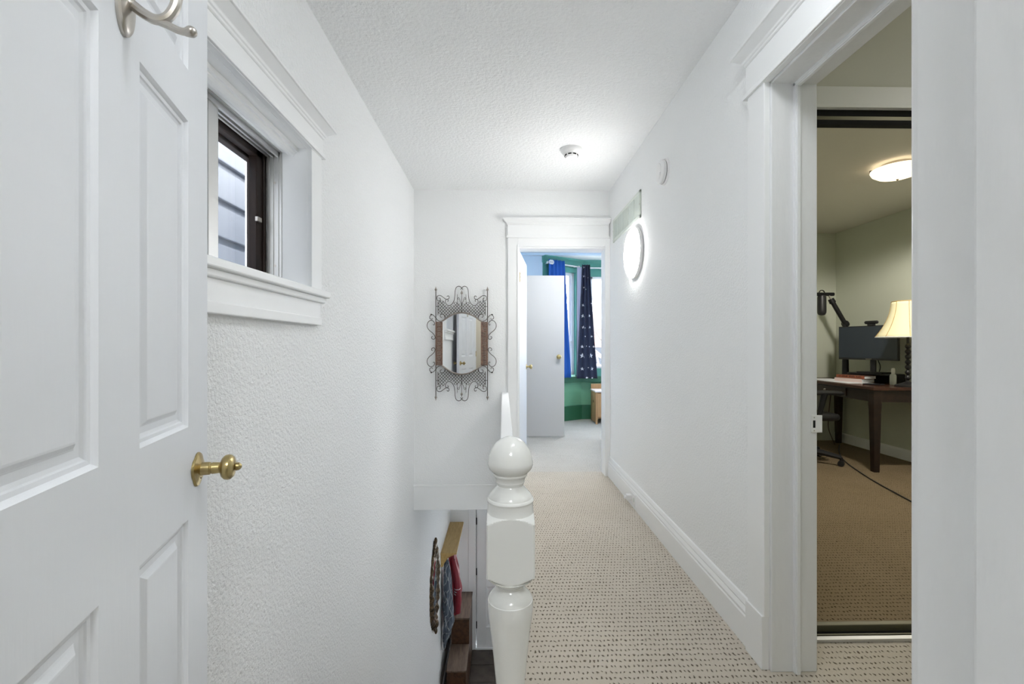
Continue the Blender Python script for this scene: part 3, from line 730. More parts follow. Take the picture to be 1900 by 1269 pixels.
# exterior beyond the bay
struct('ground', MB().box(-30, 40, 7.6, 60, -3.6, -3.5), 'snow', 'pale ground outside')
hs = thing('neighbour_house', 'pale pink brick house across the street seen through the bay window', 'house', (4.2, 20, -3.5))
MB().box(2.2, 12, 20, 26, -3.5, 1.9).build('wall', 'brick', hs)
MB().rings([[(1.7,19.6,1.9),(12.4,19.6,1.9),(12.4,26,1.9),(1.7,26,1.9)],[(4.2,22.4,3.6),(10,22.4,3.6),(10,23.4,3.6),(4.2,23.4,3.6)]]).build('roof', 'roof', hs)
for xw in (3.4, 5.6, 8): MB().box(xw, xw+1, 19.95, 20.02, -.4, 1.1).build('window', 'screen', hs)
tr = thing('bare_tree', 'bare grey winter tree outside the bay window', 'tree', (3.5, 12, -3.5))
def branch(p, d, L, r, depth, mb):
    pts = [p]; q = Vector(p); dd = Vector(d).normalized()
    for i in range(5):
        dd = (dd + Vector((random.uniform(-.16,.16), random.uniform(-.12,.12), random.uniform(-.06,.16)))).normalized()
        q = q + dd*L/5; pts.append(q.copy())
    mb.tube(pts, [r*(1-.13*i) for i in range(6)], 6)
    if depth > 0:
        for i in (2, 3, 4, 5):
            nd = (dd + Vector((random.uniform(-.9,.9), random.uniform(-.4,.4), random.uniform(-.1,.7)))).normalized()
            branch(pts[i], nd, L*.62, r*.55, depth-1, mb)
tb = MB(); tb.tube([(3.5,12,-3.5),(3.45,12,-1),(3.4,12,.6)], [.2,.17,.14], 10)
tb.build('trunk', 'bark', tr, smooth=True)
for d in ((-1.0,-.1,.55), (-.8,.2,.9), (-.9,.3,.2), (.4,-.2,1), (.9,.2,.6)):
    mb = MB(); branch(Vector((3.4,12,.4)), d, 2.2, .055, 3, mb); mb.build('branch', 'bark', tr)

# ------------------------------------------------------------------ newel post
nw = thing('newel_post', 'glossy white turned newel post with ball top at the stair head', 'newel post', (.018, 1.13, 0))
def zy(y): return 1.15-(y-642)/844*1.13
pf = [(809,0),(811,10),(815,19),(822,27.5),(832,34.5),(844,39.5),(852,41),(857,42.2),(862,42),(868,39.5),(873,35),(876,31.5),(877.5,31),(879,31.5),(881,31),(883,29),(887,27),(891,26.3),(893,26.5),(896,25),(899,24),(902,25.5),(908,31),(914,36.5),(919,40),(921,40.5),(923,42.5),(926,43.4),(928,42.6),(930,42.6),(934,30)]
prof = [(w*1.13/844, zy(y)) for y, w in pf]
MB().lathe([(r, z-0) for r, z in prof][::-1], (.018, 1.13, 0), (0,0,1), 40).build('ball_cap', 'gloss', nw, smooth=True)
# square block with lamb's tongue chamfers
h = .0575; b = MB()
def sqring(z, r):   # square prism cut by a turned shoulder of radius r
    out = []
    for j in range(96):
        a = 2*PI*(j+.5)/96
        ca, sa = math.cos(a), math.sin(a)
        q = min(h/max(abs(ca), abs(sa)), r)
        out.append((.018+ca*q, 1.13+sa*q, z))
    return out
zz = [(1067.5, .955), (1066, .985), (1065, 1.0)]
zz += [(1065-13*(i/10)**.8, 1.0+.415*(i/10)) for i in range(1, 11)]
zz += [(1045, 1.42), (966, 1.42)]
zz += [(962-14*(i/10)**.8, 1.415-.415*(i/10)**1.3) for i in range(0, 11)]
zz += [(946, .99), (938, .985), (929, .978)]
MB().rings([sqring(zy(y), k*h) for y, k in zz]).build('block', 'gloss', nw, smooth=True)
pf = [(1060,30),(1067,43.3),(1068.2,43),(1069.2,40),(1070.5,36.5),(1071.3,33),(1072,29),(1075,28),(1077,29),(1079,28),(1083,24),(1087,23.5),(1091,26),(1096,32),(1101,37),(1106,40),(1109,40.5),(1110,41.5),(1120,42),(1135,41),(1160,37.5),(1190,34),(1230,30),(1270,26),(1310,24)]
MB().lathe([(w*1.13/844, zy(y)) for y, w in pf][::-1], (.018, 1.13, 0), (0,0,1), 40).build('shaft', 'gloss', nw, smooth=True)
MB().box(-.042, .078, 1.07, 1.19, 0, zy(1310)+.005).build('base_block', 'gloss', nw, bevel=.006)

# ------------------------------------------------------------------ hall fittings
lm = thing('wall_lamp', 'round glowing white wall light on the right wall', 'wall light', (XR, 3.22, 1.812))
MB().lathe([(.165,0),(.180,.003),(.183,.008),(.183,.021),(.178,.025)], (XR, 3.22, 1.812), (-1,0,0), 40).build('base_ring', 'wplast', lm, smooth=True)
MB().lathe([(.176,.022),(.177,.028),(.170,.038),(.150,.047),(.110,.055),(.060,.059),(.002,.060)], (XR, 3.22, 1.812), (-1,0,0), 40).build('diffuser', 'lamp_hall', lm, smooth=True)
sm1 = thing('smoke_detector', 'round white smoke detector with dark slots on hall ceiling', 'smoke detector', (.477, 3.17, ZC))
MB().lathe([(.074,0),(.074,.012),(.070,.020),(.062,.030),(.050,.036),(.046,.040)], (.477, 3.17, ZC), (0,0,-1), 32).build('body', 'wplast', sm1, smooth=True)
MB().lathe([(.046,.038),(.044,.052),(.036,.060),(.002,.062)], (.477, 3.17, ZC), (0,0,-1), 28).build('sensor_cap', 'wplast', sm1, smooth=True)
for k in range(8):
    a = 2*PI*k/8+.39
    cx, cy = .477+math.cos(a)*.0455, 3.17+math.sin(a)*.0455
    t = Vector((-math.sin(a), math.cos(a), 0)); q = []
    rr = []
    for s_ in (-1, 1):
        rr.append([Vector((cx, cy, ZC-.046+zz_)) + t*.011*s_ + Vector((math.cos(a), math.sin(a), 0))*e for e, zz_ in ((-.004,-.004),(.0015,-.004),(.0015,.004),(-.004,.004))])
    MB().rings(rr).build('slot', 'dark', sm1)
sm2 = thing('smoke_alarm', 'round white alarm on the right wall near the ceiling', 'smoke detector', (XR, 2.63, 2.163))
o_ = (XR, 2.63, 2.163)
MB().lathe([(.074,0),(.074,.010),(.070,.013)], o_, (-1,0,0), 36).build('base_plate', 'wplast', sm2, smooth=True)
MB().lathe([(.064,.012),(.064,.017)], o_, (-1,0,0), 36).build('gap', 'dark', sm2)
MB().lathe([(.0665,.016),(.068,.022),(.066,.032),(.058,.038),(.046,.040),(.044,.043),(.030,.045),(.002,.0455)], o_, (-1,0,0), 36).build('cover', 'wplast', sm2, smooth=True)
MB().lathe([(.008,.044),(.007,.047),(.001,.0475)], (XR, 2.60, 2.14), (-1,0,0), 12).build('button', 'wplast', sm2, smooth=True)
# vent grille
vt = thing('vent_grille', 'wide white slatted return air grille high on right wall', 'vent', (XR, 3.47, 2.13))
vy0, vy1, vz0, vz1 = 3.09, 3.86, 2.03, 2.222
b = MB()
for q in ((vy0, vy1, vz0, vz0+.024), (vy0, vy1, vz1-.024, vz1), (vy0, vy0+.026, vz0, vz1), (vy1-.026, vy1, vz0, vz1)): b.box(XR-.010, XR, *q)
b.build('frame', 'vent', vt, bevel=.003)
MB().box(XR-.002, XR, vy0+.02, vy1-.02, vz0+.02, vz1-.02).build('backing', 'grout', vt)
sl = None; ns_ = 15
for i in range(ns_):
    z = vz0+.030+(vz1-vz0-.058)*i/(ns_-1)
    if sl is None:
        sl = MB().rings([[(XR-.008, y, .0045),(XR-.009, y, .0035),(XR-.002, y, -.0045),(XR-.001, y, -.0035)] for y in (vy0+.02, vy1-.02)]).build('slat', 'vent', vt); o = sl; base_loc = o.location.copy()
    else:
        o = sl.copy(); C.objects.link(o); o.parent = vt
    o.location = (0, 0, z)
for k in (1, 2, 3, 4):
    y = vy0+(vy1-vy0)*k/5
    MB().box(XR-.0098, XR-.004, y-.004, y+.004, vz0+.02, vz1-.02).build('mullion', 'vent', vt)
for y in (vy0+.013, vy1-.013): MB().cyl((XR-.010, y, 2.125), (XR-.0115, y, 2.125), .005, n=10).build('screw', 'nickel', vt)
# outlet in the baseboard with a white plug
ol = thing('wall_outlet', 'white outlet set in the right baseboard near the hall end', 'outlet', (XR-.02, 3.22, .07))
MB().box(XR-.024, XR-.018, 3.16, 3.28, .022, .105).build('cover_plate', 'wplast', ol, bevel=.002)
MB().box(XR-.0255, XR-.0235, 3.18, 3.20, .05, .08).build('socket', 'vent', ol, bevel=.001)
pl = thing('plug_adapter', 'small white plug adapter pushed into baseboard outlet', 'plug', (XR-.04, 3.26, .065))
MB().box(XR-.062, XR-.023, 3.235, 3.275, .045, .085).build('body', 'wplast', pl, bevel=.006)
MB().cyl((XR-.062, 3.255, .065), (XR-.075, 3.255, .065), .012, n=14).build('cap', 'wplast', pl, smooth=True)

# ------------------------------------------------------------------ ornate wall mirror
km = .001046; xm, zm, ym = -.363, 1.172, YF-.024
wm = thing('wall_mirror', 'ornate iron scrollwork mirror with bronze side panels on the far wall', 'mirror', (xm, YF, zm))
def mp_(dx, dy, y=ym): return Vector((xm+dx*km, y, zm+dy*km))
quads = [(1,1),(-1,1),(1,-1),(-1,-1)]
gl = [(162,182),(150,190),(110,219),(60,243),(0,252),(-60,243),(-110,219),(-150,190),(-162,182),(-162,-182),(-150,-190),(-110,-219),(-60,-243),(0,-252),(60,-243),(110,-219),(150,-190),(162,-182)]
MB().prism(gl, lambda a, c, y: mp_(a, c, y), YF-.020, YF-.010).build('glass', 'mirror', wm)
for s in (1, -1):
    b = MB(); x_a, x_b = sorted((160*s*km+xm, 220*s*km+xm))
    b.box(x_a, x_b, YF-.028, YF-.006, zm-182*km, zm+182*km)
    sp_ = b.build('side_panel', 'bronze', wm, bevel=.003)
    for k in range(9):
        zc_ = zm+(-160+40*k)*km; cx = (x_a+x_b)/2
        o = MB()
        o.tube([(cx-.014, YF-.029, zc_-.012), (cx+.012, YF-.031, zc_-.010), (cx+.012, YF-.031, zc_+.010), (cx-.010, YF-.031, zc_+.012), (cx-.010, YF-.031, zc_), (cx+.002, YF-.031, zc_)], .0024, 5)
        o.build('embossed_motif', 'pewter', sp_)
    arch = spline([mp_(a, c*s, ym) for a, c in [(168,186),(150,196),(110,224),(60,248),(0,258),(-60,248),(-110,224),(-150,196),(-168,186)]], 5)
    MB().tube(arch, .0062, 8).build('arch_band', 'pewter', wm, smooth=True)
scr = {
 'a': [(10,452),(2,462),(8,474),(25,480),(45,470),(55,440),(57,400),(64,360),(80,332),(100,319),(122,323),(137,345),(133,365),(120,372),(112,360),(118,352)],
 'b': [(124,392),(114,400),(106,392),(108,377),(126,370),(148,382),(173,400),(193,402),(206,392),(207,370),(196,356),(182,360),(178,375),(188,382)],
 'c': [(166,220),(176,222),(180,236),(165,246),(146,238),(140,215),(150,195),(172,186),(200,195),(222,222),(238,238),(252,243)],
 'd': [(253,240),(266,228),(266,210),(252,202),(242,210)],
 'e': [(240,160),(232,155),(226,165),(232,182),(250,194),(272,188),(287,165),(287,135),(270,110),(248,92),(228,70),(222,48),(232,36),(248,40),(252,54),(242,60)],
 'f': [(2,335),(12,352),(20,378),(28,386),(33,374),(25,366)],
}
for key, pts in scr.items():
    for sx, sy in quads:
        MB().tube(spline([mp_(a*sx, c*sy) for a, c in pts], 4),   .0029 if key != 'f' else .0021, 6).build('scroll', 'iron', wm, smooth=True)
fin = [(.0005,0),(.004,.004),(.005,.006),(.0105,.013),(.011,.018),(.007,.026),(.0042,.031),(.001,.044)]
for sx, sy in quads:
    MB().tube([mp_(216*sx, 182*sy), mp_(216*sx, 440*sy)], .0036, 8).build('rod', 'iron', wm)
    MB().lathe([(r, hh) for r, hh in fin], mp_(216*sx, 435*sy), (0, 0, sy), 12).build('finial', 'pewter', wm, smooth=True)
    MB().tube([mp_(198*sx, 236*sy), mp_(198*sx, 348*sy)], .003, 6).build('inner_rail', 'iron', wm)
    MB().tube([mp_(198*sx, 310*sy), mp_(216*sx, 310*sy)], .0026, 6).build('tie', 'iron', wm)
    MB().tube([mp_(38*sx, 330*sy), mp_(36*sx, 412*sy)], .0018, 6).build('inner_rod', 'iron', wm)
    MB().ball(mp_(254*sx, 243*sy), .007, 8, 6, (1.2,.6,.9)).build('leaf_tip', 'iron', wm, smooth=True)
for sy in (1, -1):
    MB().tube([mp_(0, 258*sy), mp_(0, 415*sy)], .0022, 6).build('spear', 'iron', wm)
    MB().lathe(fin, mp_(0, 408*sy), (0,0,sy), 12).build('finial', 'pewter', wm, smooth=True)
# lattice
poly = [(0,262),(50,254),(100,234),(140,210),(150,240),(165,250),(185,244),(196,238),(196,350),(178,360),(152,358),(138,328),(118,312),(98,308),(74,322),(58,350),(40,345),(20,332),(0,338)]
def clip(c, s):   # segments of line y = s*x + c inside poly
    hits = []
    n = len(poly)
    for i in range(n):
        (xa, ya), (xb2, yb2) = poly[i], poly[(i+1) % n]
        fa, fb = ya-s*xa-c, yb2-s*xb2-c
        if (fa < 0) != (fb < 0):
            t = fa/(fa-fb); hits.append((xa+(xb2-xa)*t, ya+(yb2-ya)*t))
    hits.sort(); return [(hits[i], hits[i+1]) for i in range(0, len(hits)-1, 2)]
for sx, sy in quads:
    for s in (1, -1):
        yy = ym+(.0012 if s > 0 else -.0012)
        for k in range(-40, 40):
            for p, q in clip(k*27, s*1.05):
                if abs(p[0]-q[0]) < 6: continue
                MB().tube([mp_(p[0]*sx, p[1]*sy, yy), mp_(q[0]*sx, q[1]*sy, yy)], .0020, 4).build('lattice_wire', 'iron', wm)
for sx, sy in quads: MB().cyl((xm+200*sx*km, YF-.024, zm+150*sy*km), (xm+200*sx*km, YF, zm+150*sy*km), .003, n=6).build('standoff', 'iron', wm)

# ------------------------------------------------------------------ downstairs things
om = thing('oval_mirror', 'oval mirror in ornate dark gilt frame on the lower stair wall', 'mirror', (XL, 5.15, -1.56))
def oval(rn, x, n=64, ry=.225, rz=.385): return [(x, 5.15+math.cos(2*PI*j/n)*(ry+rn), -1.57+math.sin(2*PI*j/n)*(rz+rn)) for j in range(n)]
MB().rings([oval(-.03, XL+.004), oval(-.03, XL+.0155)]).build('glass', 'mirror', om)
prf = [(-.035,.012),(-.03,.015),(-.022,.018),(-.012,.024),(.004,.033),(.022,.036),(.042,.028),(.054,.016),(.057,.0)]
n = 160; b = MB(); rr = []
for j in range(n+1):
    a = 2*PI*j/n; k = 1+.55*pnoise((a*7, 3.1, .5)); g_ = 1+.5*pnoise((a*9, 8.2, .3))
    rr.append([(XL+max(0, hx_*k), 5.15+math.cos(a)*(.225+r_*(g_ if r_ > 0 else 1)), -1.57+math.sin(a)*(.385+r_*(g_ if r_ > 0 else 1))) for r_, hx_ in prf])
b.rings(rr, closed=False).build('frame', 'antique', om, smooth=True)
for sg, hh in ((1, .12), (-1, .09)):
    b = MB()
    for j in range(9):
        a = (j-4)/4
        b.ball((XL+.020, 5.15+a*.10, -1.57+sg*(.40+hh*.75*(1-abs(a))**.8)), .020+.016*(1-abs(a)), 8, 6, (.6, .9, 1.1))
    b.ball((XL+.026, 5.15, -1.57+sg*(.40+hh)), .024, 8, 6, (.8, .8, 1.7)); b.ball((XL+.03, 5.15, -1.57+sg*(.415)), .05, 10, 6, (.6, 1.2, .8))
    b.build('crest', 'antique', om, smooth=True)
# coat rack shelf
sh = thing('coat_shelf', 'honey coloured wooden shelf with pegs on the lower left wall', 'shelf', (XL, 6.2, -1.45))
MB().box(XL, -.583, 5.72, 6.74, -1.468, -1.448).build('shelf_board', 'oak', sh, bevel=.003)
MB().box(XL, XL+.018, 5.74, 6.72, -1.62, -1.468).build('back_board', 'oak', sh, bevel=.002)
br = [(0,0),(.17,0),(.165,-.018),(.13,-.03),(.085,-.055),(.06,-.10),(.045,-.115),(.03,-.16),(0,-.17)]
for y in (5.745, 6.69): MB().prism(br, lambda a, c, yy: Vector((XL+a, yy, -1.468+c)), y, y+.02).build('bracket', 'oak', sh, bevel=.002)
for y in (5.82, 6.18, 6.42, 6.62):
    MB().lathe([(.009,0),(.008,.04),(.013,.052),(.010,.062),(.001,.064)], (XL+.018, y, -1.57), (1,0,.25), 12).build('peg', 'oak', sh, smooth=True)
# coats
def garment(cx0, cy0, prof, seed, n=28):
    """prof: list of (z, cx, half_x, half_y)"""
    rr = []
    for i, (z, cx, hx_, hy_) in enumerate(prof):
        ring = []
        for j in range(n):
            a = 2*PI*j/n
            f = 1+.16*math.sin(a*5+seed+.5*i)+.10*math.sin(a*9+seed*2-.35*i)
            ring.append((cx+math.cos(a)*hx_*f, cy0+math.sin(a)*hy_*f+.012*math.sin(i*.9+seed), z))
        rr.append(ring)
    return MB().rings(rr)
def lerp_prof(keys, n):
    out = []
    for i in range(n+1):
        t = i/n*(len(keys)-1); k = min(int(t), len(keys)-2); u = t-k; u = u*u*(3-2*u)*.5+u*.5
        out.append(tuple(keys[k][q]*(1-u)+keys[k+1][q]*u for q in range(len(keys[0]))))
    return out
pc = thing('plaid_scarf', 'grey blue plaid wool scarf hanging from the coat shelf', 'scarf', (-.72, 5.9, -2.7))
garment(0, 5.82, lerp_prof([(-1.575,-.725,.016,.03),(-1.61,-.720,.030,.05),(-1.85,-.708,.046,.10),(-2.15,-.700,.056,.12),(-2.36,-.693,.060,.13),(-2.50,-.715,.045,.10),(-2.62,-.740,.026,.06),(-2.72,-.752,.008,.02)], 40), 1.0).build('cloth', 'plaid', pc, smooth=True)
rj = thing('red_jacket', 'dark red jacket hanging behind the plaid scarf on coat shelf', 'jacket', (-.66, 6.35, -2.6))
garment(0, 6.18, lerp_prof([(-1.575,-.71,.02,.05),(-1.62,-.70,.045,.08),(-1.80,-.675,.060,.12),(-2.00,-.650,.068,.13),(-2.20,-.636,.068,.13),(-2.36,-.638,.058,.11),(-2.44,-.645,.048,.09),(-2.47,-.65,.02,.05)], 36), 2.3).build('body', 'redcloth', rj, smooth=True)
slv = spline([Vector((-.665,6.08,-1.70)), Vector((-.620,6.05,-1.92)), Vector((-.602,6.04,-2.14)), Vector((-.605,6.04,-2.38))], 6)
MB().tube(slv, [.03+.012*min(1, i/4) for i in range(len(slv))], 12).build('sleeve', 'redcloth', rj, smooth=True)
for z in (-2.06, -2.095, -2.13):
    MB().lathe([(.0425,-.005),(.0432,0),(.0425,.005)], (-.606, 6.043, z), (0,0,1), 16).build('cuff_stripe', 'whitef', rj)
# stepped storage boxes
def wbox(name, label, x0, x1, y0, y1, z0, z1):
    t = thing(name, label, 'storage box', ((x0+x1)/2, (y0+y1)/2, z0))
    MB().box(x0-.005, x1+.005, y0-.008, y1, z1-.022, z1).build('top', 'walnut_top', t, bevel=.003)
    MB().box(x0, x1-.024, y0, y0+.018, z0, z1-.022).build('front_panel', 'walnut', t)
    MB().box(x1-.024, x1, y0-.003, y0+.028, z0, z1-.022).build('corner_post', 'walnut', t, bevel=.002)
    MB().box(x1-.018, x1-.002, y0+.028, y1, z0, z1-.022).build('side_panel', 'walnut', t)
    MB().box(x0, x0+.018, y0+.018, y1, z0, z1-.022).build('side_panel', 'walnut', t)
    MB().box(x0+.018, x1-.018, y1-.018, y1, z0, z1-.022).build('back_panel', 'walnut', t)
    return t
wbox('storage_box', 'tall brown wooden box under the hanging coats beside front door', -.69, -.455, 6.10, 6.75, ZL, -2.487)
wbox('storage_box', 'low brown wooden box in front of the tall one downstairs', -.692, -.457, 5.59, 6.085, ZL, -2.827)
fl = thing('foyer_fill_lamp', 'added round fill light on the entrance ceiling, above the frame', 'ceiling light', (.55, 5.3, -.29))  # unseen fixture, added to brighten the entrance
MB().lathe([(.16,0),(.165,.02)], (.55, 5.3, -.29), (0,0,-1), 28).build('base', 'wplast', fl)
MB().lathe([(.15,.02),(.14,.06),(.08,.085),(.002,.09)], (.55, 5.3, -.29), (0,0,-1), 28).build('diffuser', 'fill_foyer', fl, smooth=True)

# ------------------------------------------------------------------ office right of the hall: mirrored door's reflection built as a real room
OX0, OX1, OY0, OY1 = 1.30, 4.06, 1.79, 5.47
b = MB(); b.box(OX1, OX1+.1, 0, OY1+.1, 0, ZC); struct('wall_office_right', b, 'officew', 'greige office wall behind the desk')
struct('wall_office_far', MB().box(OX0, OX1, OY1, OY1+.008, 0, ZC), 'officew', 'greige office end wall')
struct('wall_office_left', MB().box(1.268, OX0, 1.87, OY1, 0, ZC).box(1.095, 1.268, 1.87, 1.90, 0, ZC), 'officew', 'greige office wall on the hall side')
b = MB(); b.box(1.095, 2.9, OY0, OY0+.03, 2.175, ZC); b.box(2.9, OX1, OY0, OY0+.03, 0, ZC)
struct('wall_office_header', b, 'officeh', 'greige wall above the sliding door built open, lightness painted in')
struct('wall_vestibule', MB().box(1.2, 3.1, .2, .33, 0, ZC).box(3.0, 3.1, .3, OY0, 0, ZC), 'officew', 'greige wall inside office doorway')
struct('ceiling_office', MB().box(1.268, OX1+.1, .2, OY1+.1, ZC, ZC+.1).box(1.0951, 1.268, .2, 1.9, ZC, ZC+.1), 'officec', 'office ceiling')
struct('floor_office', MB().box(1.268, OX1+.1, 1.79, OY1+.1, -.29, 0).box(1.095, 1.268, 1.79, 1.90, -.29, 0), 'carpet2', 'looped office carpet with shade painted in')
b = MB(); b.box(1.10, 3.0, OY0-.016, OY0, 2.105, 2.178); b.box(1.10, 3.0, OY0-.022, OY0, 2.092, 2.104)
struct('trim_13', b, 'trim', 'white fascia strip above the sliding door track', bevel=.002)
tk = thing('sliding_door_track', 'dark metal top track of the closet sliding door', 'door track', (2.1, OY0, 2.05))
MB().box(1.10, 2.9, OY0+.002, OY0+.03, 2.070, 2.095).build('channel', 'dark', tk)
MB().box(1.10, 2.9, OY0+.004, OY0+.03, 2.054, 2.070).build('rail', 'olive', tk)
MB().box(1.10, 2.9, OY0+.002, OY0+.03, 2.035, 2.054).build('channel', 'dark', tk)
bt = thing('sliding_door_track', 'silver floor track of the closet sliding door', 'door track', (2.1, OY0, 0))
MB().box(1.15, 2.9, OY0-.052, OY0-.028, 0, .012).build('lip', 'alu', bt, bevel=.002)
MB().box(1.15, 2.9, OY0-.028, OY0+.004, 0, .008).build('channel', 'dark', bt)
MB().box(1.15, 2.9, OY0-.022, OY0-.016, 0, .012).build('rail', 'olive', bt)
MB().box(1.15, 2.9, OY0+.004, OY0+.03, 0, .034).build('rail', 'olive', bt, bevel=.003)
b = MB(); b.box(OX1-.016, OX1, OY0+.03, OY1, 0, .11); b.box(OX1-.02, OX1, OY0+.03, OY1, .085, .095); struct('baseboard_office', b, 'trim', 'white office baseboard behind the desk')
# ceiling light
cl = thing('ceiling_light', 'round alabaster glass ceiling light glowing in the office', 'ceiling light', (2.98, 3.38, ZC))
MB().lathe([(.10,0),(.10,.03)], (2.98, 3.38, ZC), (0,0,-1), 24).build('base', 'nickel', cl)
MB().lathe([(.165,.035),(.168,.04),(.155,.065),(.12,.09),(.06,.108),(.012,.113)], (2.98, 3.38, ZC), (0,0,-1), 36).build('glass_bowl', 'lamp_office', cl, smooth=True)
for a in (.5, 2.6, 4.7):
    MB().box(2.98+math.cos(a)*.158-.008, 2.98+math.cos(a)*.158+.008, 3.38+math.sin(a)*.158-.008, 3.38+math.sin(a)*.158+.008, ZC-.045, ZC-.02).build('clip', 'nickel', cl)
MB().lathe([(.008,.112),(.010,.118),(.002,.126)], (2.98, 3.38, ZC), (0,0,-1), 10).build('finial', 'nickel', cl)
pl_ = bpy.data.lights.new('office_added_spot', 'SPOT'); pl_.spot_size = math.radians(176); pl_.spot_blend = .25; pl_.energy = LAMP_OFFICE*8.5; pl_.color = (1, .94, .84); pl_.shadow_soft_size = .09  # spot added below the glass bowl to brighten the office
po = bpy.data.objects.new('office_added_spot', pl_); C.objects.link(po); po.location = (2.98, 3.38, ZC-.24)
# desk (origin at near front corner), slightly turned
DK = math.radians(-3.5)
dk = thing('desk', 'dark espresso writing desk with tapered legs against office wall', 'desk', (3.35, 4.05, 0), DK)
DW, DL, DZ = .60, 1.36, .775
MB().box(0, DW, 0, DL, DZ-.028, DZ).build('desktop', 'desktop', dk, local=True, bevel=.003)
for x, y in ((.012, .012), (DW-.082, .012), (.012, DL-.082), (DW-.082, DL-.082)):
    b = MB(); z1 = DZ-.028; c = .5*.07
    cx, cy = x+.035, y+.035
    b.rings([[(cx-r, cy-r, z), (cx+r, cy-r, z), (cx+r, cy+r, z), (cx-r, cy+r, z)] for z, r in ((0,.024),(.55,.033),(.62,.036),(z1,.036))])
    b.build('leg', 'desk', dk, local=True, bevel=.002)
MB().box(.02, .038, .075, DL-.075, DZ-.135, DZ-.028).build('front_apron', 'desk', dk, local=True)
MB().box(DW-.038, DW-.02, .075, DL-.075, DZ-.135, DZ-.028).build('rear_apron', 'desk', dk, local=True)
MB().box(.075, DW-.075, .02, .038, DZ-.135, DZ-.028).build('side_apron', 'desk', dk, local=True)
MB().box(.075, DW-.075, DL-.038, DL-.02, DZ-.135, DZ-.028).build('side_apron', 'desk', dk, local=True)
for y0_, y1_ in ((.38, .98),):
    dr = MB().box(.010, .022, y0_, y1_, DZ-.120, DZ-.040).build('drawer', 'desk', dk, local=True, bevel=.003)
    MB().ball((-.002, (y0_+y1_)/2, DZ-.08), .012).build('knob', 'nickel', dr, local=True, smooth=True)
def dsk(x, y, z=DZ):
    return Vector((3.35+math.cos(DK)*x-math.sin(DK)*y, 4.05+math.sin(DK)*x+math.cos(DK)*y, z))
# monitor: curved
ml, mr_ = Vector((3.745, 4.97)), Vector((3.87, 4.36))
mc = (ml+mr_)/2; md_ = (ml-mr_).normalized(); mn = Vector((-md_.y, md_.x))
if mn.x > 0: mn = -mn
mW = (ml-mr_).length
mo = thing('monitor', 'black curved computer monitor on the office desk', 'monitor', (mc.x, mc.y, DZ))
def msurf(u, z, off):
    s = (u-.5)*mW; sag = .030*(2*(u-.5))**2
    p = mc + md_*s + mn*(sag-off); return Vector((p.x, p.y, z))
mz0, mz1 = 1.005, 1.362
def slab(u0, u1, z0, z1, o0, o1, nseg=14):
    b = MB(); rr = []
    for i in range(nseg+1):
        u = u0+(u1-u0)*i/nseg
        rr.append([msurf(u, z0, o0), msurf(u, z0, o1), msurf(u, z1, o1), msurf(u, z1, o0)])
    return b.rings(rr)
slab(0, 1, mz0, mz1, 0, .028).build('casing', 'black', mo, smooth=True)
slab(.008, .992, mz0+.018, mz1-.008, -.002, .001).build('screen', 'screen', mo, smooth=True)
b = slab(.45, .55, mz0+.005, mz0+.012, -.003, .0, 2); b.build('badge', 'pewter', mo)
nk = mc-mn*.06
MB().cyl((nk.x, nk.y, DZ+.105), (nk.x, nk.y, 1.12), .026, n=14).build('stand_neck', 'black', mo)
b = MB(); q = mc-mn*.03
b.cyl((q.x, q.y, 1.11), (nk.x, nk.y, 1.11), .03, n=12); b.build('stand_joint', 'black', mo)
fb = MB(); u_ = md_
def flat(b, c, du, dn, hu, hn, z0, z1):
    pts = [c+u_*(du-hu)+mn*(dn-hn), c+u_*(du+hu)+mn*(dn-hn), c+u_*(du+hu)+mn*(dn+hn), c+u_*(du-hu)+mn*(dn+hn)]
    return b.rings([[(p.x, p.y, z0) for p in pts], [(p.x, p.y, z1) for p in pts]])
flat(fb, mc, 0, -.07, .13, .075, DZ+.092, DZ+.105).build('stand_foot', 'black', mo, bevel=.003)
# riser, books
rz = thing('monitor_riser', 'black riser box under the computer monitor', 'riser', (mc.x, mc.y, DZ))
rb = MB(); flat(rb, mc, 0, -.08, .235, .088, DZ+.075, DZ+.092); rb.build('top', 'black', rz, bevel=.003)
for du in (-.225, .225):
    rb = MB(); flat(rb, mc, du, -.08, .010, .088, DZ, DZ+.075); rb.build('leg', 'black', rz)
rb = MB(); flat(rb, mc, 0, -.155, .215, .008, DZ, DZ+.075); rb.build('back', 'black', rz)
def book(label, du, dn, hu, hn, z0, z1, cover, pages, spine=True):
    k = thing('book', label, 'book', (mc.x, mc.y, z0), group=None)
    b = MB(); flat(b, mc, du, dn, hu, hn, z0, z0+.003); flat(b, mc, du, dn, hu, hn, z1-.003, z1); b.build('cover', 'ink', k)
    b = MB(); flat(b, mc, du, dn-.002, hu-.004, hn-.003, z0+.003, z1-.003); b.build('pages', pages, k)
    b = MB(); flat(b, mc, du, dn+hn, hu, .002, z0, z1); s_ = b.build('spine', cover, k)
    return k, s_
bk1, s1 = book('thick book with orange red spine under monitor, upper one', .065, .090, .155, .075, DZ+.0385, DZ+.070, 'orange', 'paper')
for i in range(22):
    u = -.12+.0115*i+.065
    if i % 7 == 5: continue
    b = MB(); flat(b, mc, u, .1675, .0034, .0006, DZ+.050, DZ+.050+.010+.003*((i*5) % 3)); b.build('spine_lettering', 'ink', s1)
bk2, s2 = book('book with pale pink spine lying under the orange red one', .075, .098, .150, .083, DZ+.0005, DZ+.038, 'pinkp', 'paper')
